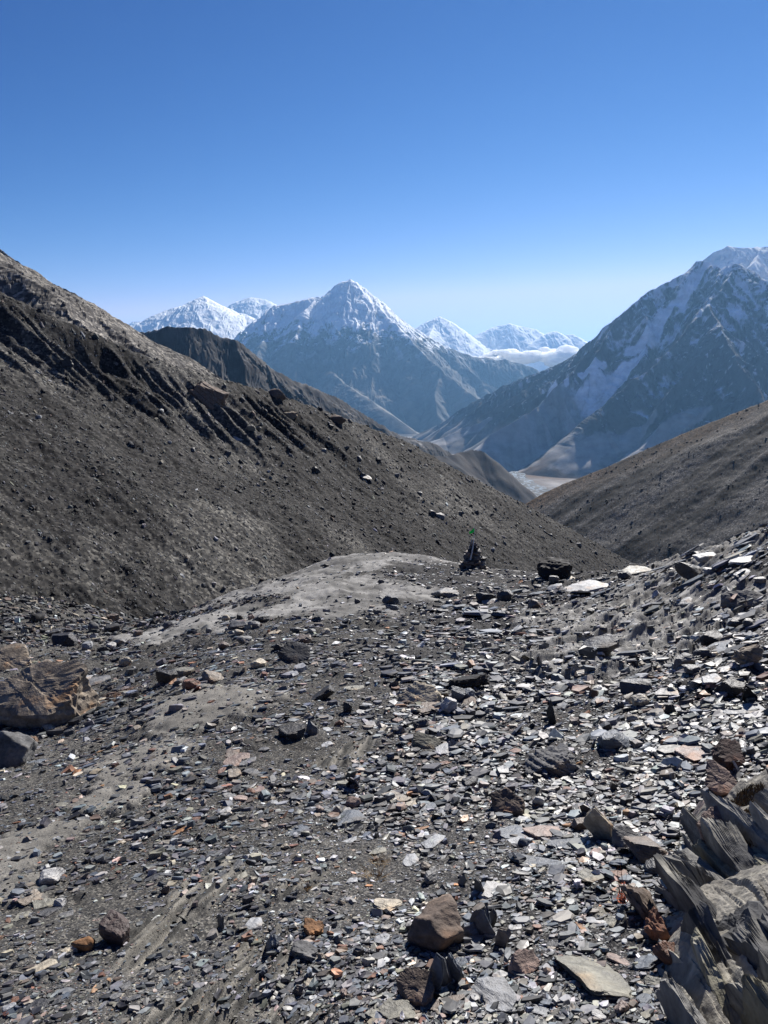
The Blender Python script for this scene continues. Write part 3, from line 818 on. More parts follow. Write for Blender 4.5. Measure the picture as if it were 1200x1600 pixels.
def stone_shape(rng, a, b, c, kind, sub):
    """vertices of a broken stone of half sizes a, b, c: flat breaks all round, ragged edges, stepped cleavage"""
    v, f = ICO[sub]
    dims = np.array([a, b, c])
    d = v * dims; d /= np.linalg.norm(d, axis=1, keepdims=True)
    pl = []
    if kind == 'plate':
        n = rng.integers(5, 9); ph = np.sort(rng.uniform(0, 2 * np.pi, n) * .13 + np.arange(n) / n * 2 * np.pi)
        for p in ph:
            el = rng.normal(0, .28)
            nn = np.array([math.cos(p), math.sin(p), 0.0]); off = math.hypot(a * nn[0], b * nn[1]) * rng.uniform(.62, .95)
            nn = nn * math.cos(el) + np.array([0, 0, math.sin(el)]); pl.append((nn, off))
        for s in (1, -1):
            t = rng.normal(0, .05, 2) * min(1, c / b * 3)
            nn = np.array([t[0], t[1], s * 1.0]); pl.append((nn / np.linalg.norm(nn), c))
        if rng.random() < .6:
            p = rng.uniform(0, 6.28); nn = np.array([math.cos(p) * c / a * 1.2, math.sin(p) * c / b * 1.2, 1.0]); nn /= np.linalg.norm(nn)
            pl.append((nn, c * .93))
    elif kind == 'round':
        for i in range(16):
            nn = rng.normal(0, 1, 3); nn /= np.linalg.norm(nn)
            pl.append((nn, np.linalg.norm(nn * dims) * rng.uniform(.86, 1.0)))
    else:
        for i in range(11):
            nn = rng.normal(0, 1, 3); nn /= np.linalg.norm(nn)
            pl.append((nn, np.linalg.norm(nn * dims) * rng.uniform(.66, .98)))
        for ax in range(3):
            for s in (1, -1):
                nn = rng.normal(0, .16, 3); nn[ax] = s; nn /= np.linalg.norm(nn); pl.append((nn, dims[ax] * rng.uniform(.86, 1)))
    if kind == 'wedge':
        nn = np.array([.12, -.50, .86]); pl.append((nn / np.linalg.norm(nn), math.sqrt(b * c) * .30))
    r = np.full(len(v), 1e9)
    for nn, off in pl:
        q = d @ nn
        r = np.where(q > 1e-4, np.minimum(r, off / np.maximum(q, 1e-4)), r)
    p = d * r[:, None]
    mean = (a * b * c) ** (1 / 3); sd = int(rng.integers(1e6))
    o = rng.uniform(0, 50, 3)
    if kind == 'plate':
        # layers that end at different places: each bedding level has its own outline
        lev = np.floor(p[:, 2] / c * 2.5 + noise3(p / b * 1.5 + o, sd) * .6)
        q = np.stack([p[:, 0] / a * 1.3 + o[0], p[:, 1] / a * 1.3 + o[1], lev * 7.3 + o[2]], -1)
        k = 1 + .10 * noise3(q, sd + 1) + .05 * noise3(q * 3.1, sd + 2)
        p[:, 0] *= k; p[:, 1] *= k
        p[:, 2] += c * (.22 * noise3(p / a * 2.0 + o, sd + 3) + .12 * noise3(p / a * 6.0 + o, sd + 4))
    else:
        m = .10 if kind == 'round' else .07
        fr = lambda s_: _hash(*(np.floor(p / mean * s_ + o + .35 * noise3(p / mean * 2, sd + 9)[:, None]).astype(np.int64).T), sd + 8).astype(float) / 4294967296.0 - .5
        crack = 0 if kind == 'round' else (.10 if kind == 'wedge' else .055) * fr(1.7) + (.06 if kind == 'wedge' else .03) * fr(3.9)
        nd = crack + m * noise3(p / mean * 1.1 + o, sd) + m * .55 * noise3(p / mean * 2.6 + o, sd + 1) + m * .35 * noise3(p / mean * 6 + o, sd + 2)
        if kind in ('layered', 'wedge'):
            bed = np.array([.45, .35, .82]); bed /= np.linalg.norm(bed)
            t = (p @ bed) / c * 3.6 + .22 * noise3(p / mean * 1.0 + o, sd + 5) + .08 * noise3(p / mean * 5 + o, sd + 7)
            saw = t - np.floor(t)
            wd = kind == 'wedge'
            nd = nd + (.05 if wd else .12) * (np.floor(t) % 2 - .5) * noise3(p / mean * .9 + 3 + o, sd + 6) * 2 - (.025 if wd else .06) * (saw < .22)
        p = p * (1 + nd)[:, None]
    return p, f

def small_proto(rng, kind):
    """a low stone of about 12-16 corners for the countless fragments: corners and (loop, start) faces"""
    n = int(rng.integers(5, 8))
    ph = np.arange(n) / n * 2 * np.pi + rng.uniform(-.35, .35, n)
    rr = rng.uniform(.68, 1.08, n)
    asp = rng.uniform(.32, .8)
    th = rng.uniform(.06, .19) if kind == 'plate' else rng.uniform(.35, .55)
    k = rng.uniform(.72, .98, n)
    top = np.stack([np.cos(ph) * rr * k, np.sin(ph) * rr * asp * k, th + rng.normal(0, th * .22, n)], -1)
    bot = np.stack([np.cos(ph) * rr, np.sin(ph) * rr * asp, -th + rng.normal(0, th * .2, n)], -1)
    v = np.concatenate([top, bot, [[0, 0, th * rng.uniform(.95, 1.25)]]])
    tri = []
    for i in range(n):
        j = (i + 1) % n
        tri += [(2 * n, i, j), (i, n + i, n + j), (i, n + j, j)]
    return v, np.array(tri)

# colour of rock kinds, as the stone itself has it
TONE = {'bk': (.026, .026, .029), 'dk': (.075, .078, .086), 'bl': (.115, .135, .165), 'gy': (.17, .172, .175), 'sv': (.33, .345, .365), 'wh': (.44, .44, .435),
        'tn': (.26, .22, .175), 'cr': (.46, .41, .32), 'ru': (.20, .10, .065), 'or': (.31, .165, .08), 'pk': (.31, .235, .205), 'ol': (.215, .21, .175), 'br': (.165, .13, .108), 'mr': (.08, .055, .05)}
TONE_WORD = {'bk': 'blackish', 'dk': 'dark grey', 'bl': 'blue-grey', 'gy': 'mid-grey', 'sv': 'silvery', 'wh': 'whitish', 'tn': 'tan', 'cr': 'cream', 'ru': 'rust-red', 'or': 'orange-brown',
             'pk': 'pinkish', 'ol': 'olive-grey', 'br': 'brown', 'mr': 'maroon'}

def scatter(name, mat, X, Y, Z, S, yaw, tilt, tiltdir, cols, protos, pick, nrm=None):
    V, Tt, Cc = [], [], []; off = 0
    for k, (pv, pt) in enumerate(protos):
        m = np.nonzero(pick == k)[0]
        if not len(m): continue
        cy, sy = np.cos(yaw[m]), np.sin(yaw[m])
        q = pv[None] * S[m][:, None, None]
        x = q[..., 0] * cy[:, None] - q[..., 1] * sy[:, None]
        y = q[..., 0] * sy[:, None] + q[..., 1] * cy[:, None]
        z = q[..., 2]
        # tip by tilt about a level axis
        ca, sa = np.cos(tiltdir[m])[:, None], np.sin(tiltdir[m])[:, None]
        u = x * ca + y * sa; w = -x * sa + y * ca
        ct, st = np.cos(tilt[m])[:, None], np.sin(tilt[m])[:, None]
        u2 = u * ct - z * st; z2 = u * st + z * ct
        x = u2 * ca - w * sa; y = u2 * sa + w * ca
        if nrm is not None:
            z2 = z2 - (x * nrm[m, 0][:, None] + y * nrm[m, 1][:, None]) / nrm[m, 2][:, None]
        P = np.stack([x + X[m][:, None], y + Y[m][:, None], z2 + Z[m][:, None]], -1)
        V.append(P.reshape(-1, 3)); Cc.append(np.repeat(cols[m], len(pv), 0))
        Tt.append((pt[None] + (np.arange(len(m)) * len(pv))[:, None, None]).reshape(-1, 3) + off)
        off += len(m) * len(pv)
    return mesh_obj(name, np.concatenate(V), np.concatenate(Tt), mat, cols=np.concatenate(Cc))

def mix_tones(rng, n, table, sd=.38):
    ks = list(table); w = np.array([table[k] for k in ks], float); w /= w.sum()
    c = np.array([TONE[k] for k in ks])[rng.choice(len(ks), n, p=w)]
    return .8 * c * np.exp(rng.normal(0, sd, n))[:, None] * (1 + rng.normal(0, .04, (n, 3)))

def field_normal(hf, x, y, e):
    gx_ = (hf(x + e, y) - hf(x - e, y)) / (2 * e); gy_ = (hf(x, y + e) - hf(x, y - e)) / (2 * e)
    n = np.stack([-gx_, -gy_, np.ones_like(gx_)], -1)
    return n / np.linalg.norm(n, axis=1, keepdims=True)

def foreground_gravel():
    rng = np.random.default_rng(101)
    n = 520000
    a = rng.uniform(R(-60), R(60), n)
    r = np.exp(rng.uniform(math.log(1.15), math.log(30), n))
    keep = (rng.random(n) < np.clip(1.25 - .28 * np.log(r / 1.5), .25, 1)) & ((np.abs(a) < R(36)) | (r < 9) & (rng.random(n) < .6))
    a, r = a[keep], r[keep]
    x, y = r * np.sin(a), r * np.cos(a)
    dust, knoll, ledge, bed, moss = fg_masks(x, y)
    px = np.clip(2.0 * rng.random(len(x)) ** (-1 / 1.55), 0, 26)
    clump = fbm(x * 1.1, y * 1.1, 4, 201)
    rightish = sstep(-.8, .6, x - .05 * y + .5 * clump)
    px = px * (0.80 + .50 * rightish * sstep(10, 6, r)) * np.exp(.75 * clump)
    px = np.minimum(px, 24)
    S = np.clip(r / F * px, 0.003, .16) * .62
    cover = np.maximum.reduce([dust * .68, knoll * .84, ledge * .45, bed * .58, .75 * sstep(.25, .7, fbm(x * .9 + 5, y * .9, 4, 203)) * (1 - .6 * rightish)])
    keep = rng.random(len(x)) > cover
    x, y, r, S, cover, moss = x[keep], y[keep], r[keep], S[keep], cover[keep], moss[keep]
    n = len(x)
    z = ground_z(x, y) + S * .06
    nr = field_normal(fg_smooth, x, y, .05)
    protos = [small_proto(rng, 'plate') for _ in range(26)] + [small_proto(rng, 'block') for _ in range(10)]
    pick = np.where(rng.random(n) < .9, rng.integers(0, 26, n), rng.integers(26, 36, n))
    yaw = R(38) + rng.normal(0, .75, n) + np.pi * (rng.random(n) < .5)
    tilt = np.abs(rng.normal(0, .20, n)) + (rng.random(n) < .08) * rng.uniform(.3, 1.2, n)
    cols = mix_tones(rng, n, dict(bk=.08, dk=.27, bl=.13, gy=.24, sv=.12, wh=.03, tn=.05, cr=.018, ru=.03, **{'or': .012}, pk=.02, ol=.10, br=.035))
    cols = cols * (.9 + .22 * fbm(x * .4, y * .4, 3, 205))[:, None]
    cols = np.where((moss > .4)[:, None] & (rng.random(n) < .5)[:, None], cols * np.array([1.1, .75, .55]), cols)
    o = scatter("gravel", M_gravel, x, y, z, S, yaw, tilt, rng.uniform(0, 6.28, n), cols, protos, pick, nr)
    tag(o, kind='stuff', label="countless small slate chips and gravel covering the foreground slope", cat="gravel")
foreground_gravel()

def slate_litter():
    """drifts of thin, overlapping slates, larger than the gravel they lie on"""
    rng = np.random.default_rng(113)
    n = 23000
    a = rng.uniform(R(-24), R(42), n); r = np.exp(rng.uniform(math.log(1.5), math.log(17), n))
    x, y = r * np.sin(a), r * np.cos(a)
    dust, knoll, ledge, bed, moss = fg_masks(x, y)
    c = fbm(x * .75 + 3, y * .75, 4, 221) + .25 * sstep(2.5, 4, r) * sstep(8, 5, r)
    side = sstep(-.55, .5, x - .02 * y)
    k = rng.random(n) < sstep(-.05, .55, c) * side * (1 - .9 * np.maximum(dust, knoll)) * (1 - .5 * bed)
    x, y, r, c = x[k], y[k], r[k], c[k]; n = len(x)
    S = r / F * np.clip(7.5 * rng.random(n) ** (-1 / 2.0), 0, 38) * .62
    nr = field_normal(fg_smooth, x, y, .06)
    protos = [small_proto(rng, 'plate') for _ in range(40)]
    for v, _ in protos: v[:, 2] *= .62
    yaw = R(40) + rng.normal(0, .6, n) + np.pi * (rng.random(n) < .5)
    tilt = np.abs(rng.normal(0, .16, n)) + (rng.random(n) < .06) * rng.uniform(.3, 1.2, n)
    cols = mix_tones(rng, n, dict(bk=.08, dk=.28, bl=.27, gy=.22, sv=.08, wh=.012, ol=.06, ru=.02, pk=.015, br=.03, tn=.02)) * .85
    z = ground_z(x, y) + S * (.10 + .22 * rng.random(n) * np.clip(c + .4, 0, 1.2))
    o = scatter("slate_litter", M_gravel, x, y, z, S, yaw, tilt, rng.uniform(0, 6.28, n), cols, protos, rng.integers(0, 40, n), nr)
    tag(o, kind='stuff', label="drifts of thin overlapping blue-grey slate shards on the slope", cat="slate litter")
slate_litter()

def gully_rubble():
    rng = np.random.default_rng(107)
    n = 16000
    a = rng.uniform(R(-38), R(-8), n); r = np.exp(rng.uniform(math.log(11), math.log(40), n))
    x, y = r * np.sin(a), r * np.cos(a)
    dust, knoll, ledge, bed, moss = fg_masks(x, y)
    k = (rng.random(n) > knoll * .97) & (mor_height(x, y, False) < ground_z(x, y) + .3)
    x, y, r = x[k], y[k], r[k]; n = len(x)
    px = np.clip(2.6 * rng.random(n) ** (-1 / 1.9), 0, 13) * sstep(10, 18, r)
    S = r / F * px * .6 + .004
    nr = field_normal(fg_smooth, x, y, .1)
    protos = [small_proto(rng, 'plate') for _ in range(6)] + [small_proto(rng, 'block') for _ in range(16)]
    cols = mix_tones(rng, n, dict(bk=.12, dk=.32, gy=.26, sv=.08, wh=.02, tn=.06, ol=.12, br=.08, cr=.02))
    o = scatter("rubble", M_scree, x, y, ground_z(x, y) + S * .2, S, rng.uniform(0, 6.28, n), np.abs(rng.normal(0, .3, n)), rng.uniform(0, 6.28, n), cols, protos, rng.integers(0, 22, n), nr)
    tag(o, kind='stuff', label="grey rubble of small stones filling the gully at the left", cat="rubble")
gully_rubble()

def moraine_scree():
    rng = np.random.default_rng(103)
    n = 190000
    a = rng.uniform(R(-36), R(26), n)
    r = np.exp(rng.uniform(math.log(27), math.log(140), n))
    x, y = r * np.sin(a), r * np.cos(a)
    s, _, _ = crest_dist(x, y, MOR_CREST)
    near_gully = sstep(-6, -26, x * .94 - y * .34)
    dens = .55 + .45 * np.clip(fbm((x * .34 + y * .94) * .3, (x * .94 - y * .34) * .04, 3, 211) + .3, 0, 1)
    k = (s > -14) & (rng.random(n) < dens)
    x, y, r, s, near_gully = x[k], y[k], r[k], s[k], near_gully[k]
    n = len(x)
    px = np.clip(1.0 * rng.random(n) ** (-1 / 2.8), 0, 6) * (1 + .25 * near_gully)
    S = r / F * px * .6
    z = mor_height(x, y) + S * .1
    nr = field_normal(lambda p, q: mor_height(p, q, False), x, y, .5)
    protos = [small_proto(rng, 'plate') for _ in range(8)] + [small_proto(rng, 'block') for _ in range(14)]
    pick = rng.integers(0, 22, n)
    cols = mix_tones(rng, n, dict(bk=.2, dk=.42, gy=.24, sv=.06, wh=.006, tn=.02, ol=.08, br=.02), .30) * .74
    o = scatter("scree", M_scree, x, y, z, S, rng.uniform(0, 6.28, n), np.abs(rng.normal(0, .35, n)), rng.uniform(0, 6.28, n), cols, protos, pick, nr)
    tag(o, kind='stuff', label="loose grey scree of countless small stones covering the moraine slope", cat="scree")
moraine_scree()

def slope_stones():
    rng = np.random.default_rng(117)
    n = 26000
    a = rng.uniform(R(-1), R(34), n); r = np.exp(rng.uniform(math.log(340), math.log(900), n))
    x, y = r * np.sin(a), r * np.cos(a)
    s, _, _ = crest_dist(x, y, RS_CREST)
    k = (s > -20) & (rng.random(n) < .35 + .65 * np.clip(fbm(x * .012, y * .012, 3, 231) + .3, 0, 1))
    x, y, r = x[k], y[k], r[k]; n = len(x)
    S = r / F * np.clip(.75 * rng.random(n) ** (-1 / 2.4), 0, 4) * .6
    protos = [small_proto(rng, 'block') for _ in range(10)]
    cols = mix_tones(rng, n, dict(bk=.3, dk=.4, gy=.2, br=.06, tn=.04), .3) * .7
    o = scatter("slope_scree", M_scree, x, y, rs_height(x, y) + S * .1, S, rng.uniform(0, 6.28, n), np.abs(rng.normal(0, .3, n)), rng.uniform(0, 6.28, n), cols, protos, rng.integers(0, 10, n))
    tag(o, kind='stuff', label="scattered dark stones on the bare slope at the right", cat="scree")
slope_stones()

# ------------------------------------------------------------------ bedrock outcrop at the lower right: upright slabs striking away from the viewer
OX, OY = np.meshgrid(np.linspace(.55, 2.7, 430), np.linspace(.95, 4.3, 420))
def _edge(y):
    return np.interp(y, [1.0, 1.7, 2.2, 2.8, 3.3, 3.75, 4.1], [.70, .735, .86, 1.16, 1.42, 1.72, 2.3])
def outcrop_lift(x, y):
    d = x - _edge(y) + .05 * noise2(x * 3, y * 5, 7)
    q = x - .10 * (y - 2.5) + .035 * noise2(x * 2.2, y * 1.8, 3) + .005 * noise2(x * 7, y * 4, 5)
    lift = .24 * sstep(0, .22, d) + .16 * sstep(.2, .9, d)
    def slabs(f, amp, sd, fy, ed):
        t = q * f; k = np.floor(t); u = t - k
        hgt = fbm(k * 1.7 + .5, y * fy + k * 3.1, 2, sd)               # each slab ends at its own height along its length
        return amp * (hgt * 1.3 + .45 * (u - .5)) * np.minimum(1, np.minimum(u, 1 - u) * ed + .25)
    g = slabs(6.0, .17, 11, .8, 26) + slabs(14.0, .075, 13, 1.2, 14) + slabs(37.0, .014, 15, 1.8, 8)
    g = g + .05 * fbm(x * 3, y * 2.4, 3, 17) + .010 * fbm(x * 18, y * 9, 3, 19) + .004 * fbm(x * 60, y * 30, 2, 20)
    back = sstep(4.15, 3.75, y)
    return np.where(d > -.02, (lift + g * sstep(-.02, .15, d)) * back * sstep(-.03, .03, d), -.3) - .03
_ol = outcrop_lift(OX, OY)
_oz = fg_smooth(OX, OY) + np.maximum(_ol * .6 - .03, -.15)
lump = np.clip(fbm(OX * 2.2, OY * 2.2, 4, 23) * .6 + .5, 0, 1)
oc = lerpc((.16, .152, .138), (.29, .272, .235), lump)
oc = lerpc(oc, (.34, .32, .27), sstep(.25, .6, fbm(OX * 14, OY * 9, 3, 25)) * .7)
oc = lerpc(oc, (.28, .22, .20), sstep(3.0, 3.5, OY) * sstep(.3, .7, lump))
M_out = terrain_mat("outcrop_rock", 18.0, .62, 1.35, .8, .014)
def build_outcrop():
    """a core of bedrock with upright slabs of slate standing along it, welded into one rock"""
    rng = np.random.default_rng(41)
    V = [np.stack([OX, OY, _oz], -1).reshape(-1, 3)]; Fc = []; Cc = [oc.reshape(-1, 3)]
    g = grid_faces(*OX.shape); Fc.append(np.concatenate([g[:, [0, 1, 2]], g[:, [0, 2, 3]]])); off = len(V[0])
    for row, dx in enumerate(np.arange(0.17, 1.25, .034)):
        y = 1.05 + rng.uniform(0, .4)
        while y < 3.75:
            L = rng.uniform(.35, 1.15) * (1 if dx > .2 else .6)
            yc = y + L / 2
            y += L * rng.uniform(.7, 1.1)
            if yc > 3.15 or rng.random() < .08: continue
            x = float(_edge(np.array(yc))) + dx + rng.normal(0, .015) + .03
            lift = .20 * float(sstep(0, .22, np.array(dx))) + .15 * float(sstep(.2, .9, np.array(dx)))
            top = lift * .60 + rng.normal(-.02, .030) + .035 * math.sin(row * 1.7 + yc * 2)
            hh = max(.12, .22 + .3 * lift)
            th = rng.uniform(.012, .034)
            sub = 4 if L > .35 else 3
            pts, f = stone_shape(rng, L * .56, hh * .6, th, 'block', sub + 1)
            # plate normal (local z) turned across the strike, long side along it
            M = Matrix.Translation((x, yc, float(fg_smooth(np.array([x]), np.array([yc]))[0]) + top - hh * .5)) @ Matrix.Rotation(R(95) + rng.normal(0, .03), 4, 'Z') @ Matrix.Rotation(R(80) + rng.normal(0, .045), 4, 'X') @ Matrix.Rotation(rng.normal(0, .06), 4, 'Z')
            Mn = np.array(M)
            V.append(pts @ Mn[:3, :3].T + Mn[:3, 3]); Fc.append(f + off); off += len(pts)
            base = np.array(TONE[['gy', 'gy', 'dk', 'ol', 'ol', 'dk', 'gy'][int(rng.integers(7))]]) * rng.uniform(.7, 1.1) * np.array([1.03, 1.0, .93])
            n = sstep(.2, .6, noise3(pts * 9 + rng.uniform(0, 50, 3), row))
            Cc.append(lerpc(np.tile(base, (len(pts), 1)), np.tile((.34, .325, .28), (len(pts), 1)), n * .6))
    return mesh_obj("rock_outcrop", np.concatenate(V), np.concatenate(Fc), M_out, cols=np.concatenate(Cc))
outcrop = tag(build_outcrop(), "large grey outcrop of upright jagged slate layers in the bottom right corner", "rock outcrop")

def surf(x, y):
    """ground or outcrop, whichever is higher"""
    g = ground_z(x, y)
    inside = (x > .56) & (x < 2.69) & (y > .96) & (y < 4.29)
    return np.where(inside, np.maximum(g, fg_smooth(x, y) + np.maximum(outcrop_lift(x, y) * .6 - .03, -.15)), g)

def moss():
    rng = np.random.default_rng(61)
    V, Fc = [], []
    n = 0
    for cx, cy, wd in [(1150, 1290, .17), (1185, 1268, .2), (1165, 1248, .10), (1195, 1310, .16)]:
        p = hit(surf, cx, cy, 1.0, 8)
        if p is None: continue
        for i in range(800):
            a, q = rng.uniform(0, 6.28), math.sqrt(rng.random()) * wd * .62 * (1 + .3 * math.sin(3 * cx + i * 0))
            x, y = p.x + q * math.cos(a), p.y + q * math.sin(a)
            z = float(surf(np.array([x]), np.array([y]))[0]) + .012 * (1 - (q / wd) ** 2)
            l = rng.uniform(.007, .019); b = rng.uniform(.002, .004); d = rng.normal(0, .5, 2)
            tip = (x + d[0] * l, y + d[1] * l, z + l)
            an = rng.uniform(0, 3.14)
            V += [(x - b * math.cos(an), y - b * math.sin(an), z - .006), (x + b * math.cos(an), y + b * math.sin(an), z - .006), tip]
            Fc.append((n, n + 1, n + 2)); n += 3
    V = np.array(V); c = np.repeat(lerpc((.06, .045, .03), (.15, .11, .065), rng.random(len(Fc))), 3, 0)
    o = mesh_obj("moss_patch", V, np.array(Fc), M_scree, parent=outcrop, cols=c)
    o['label'] = "dry brown moss growing on the outcrop"
moss()

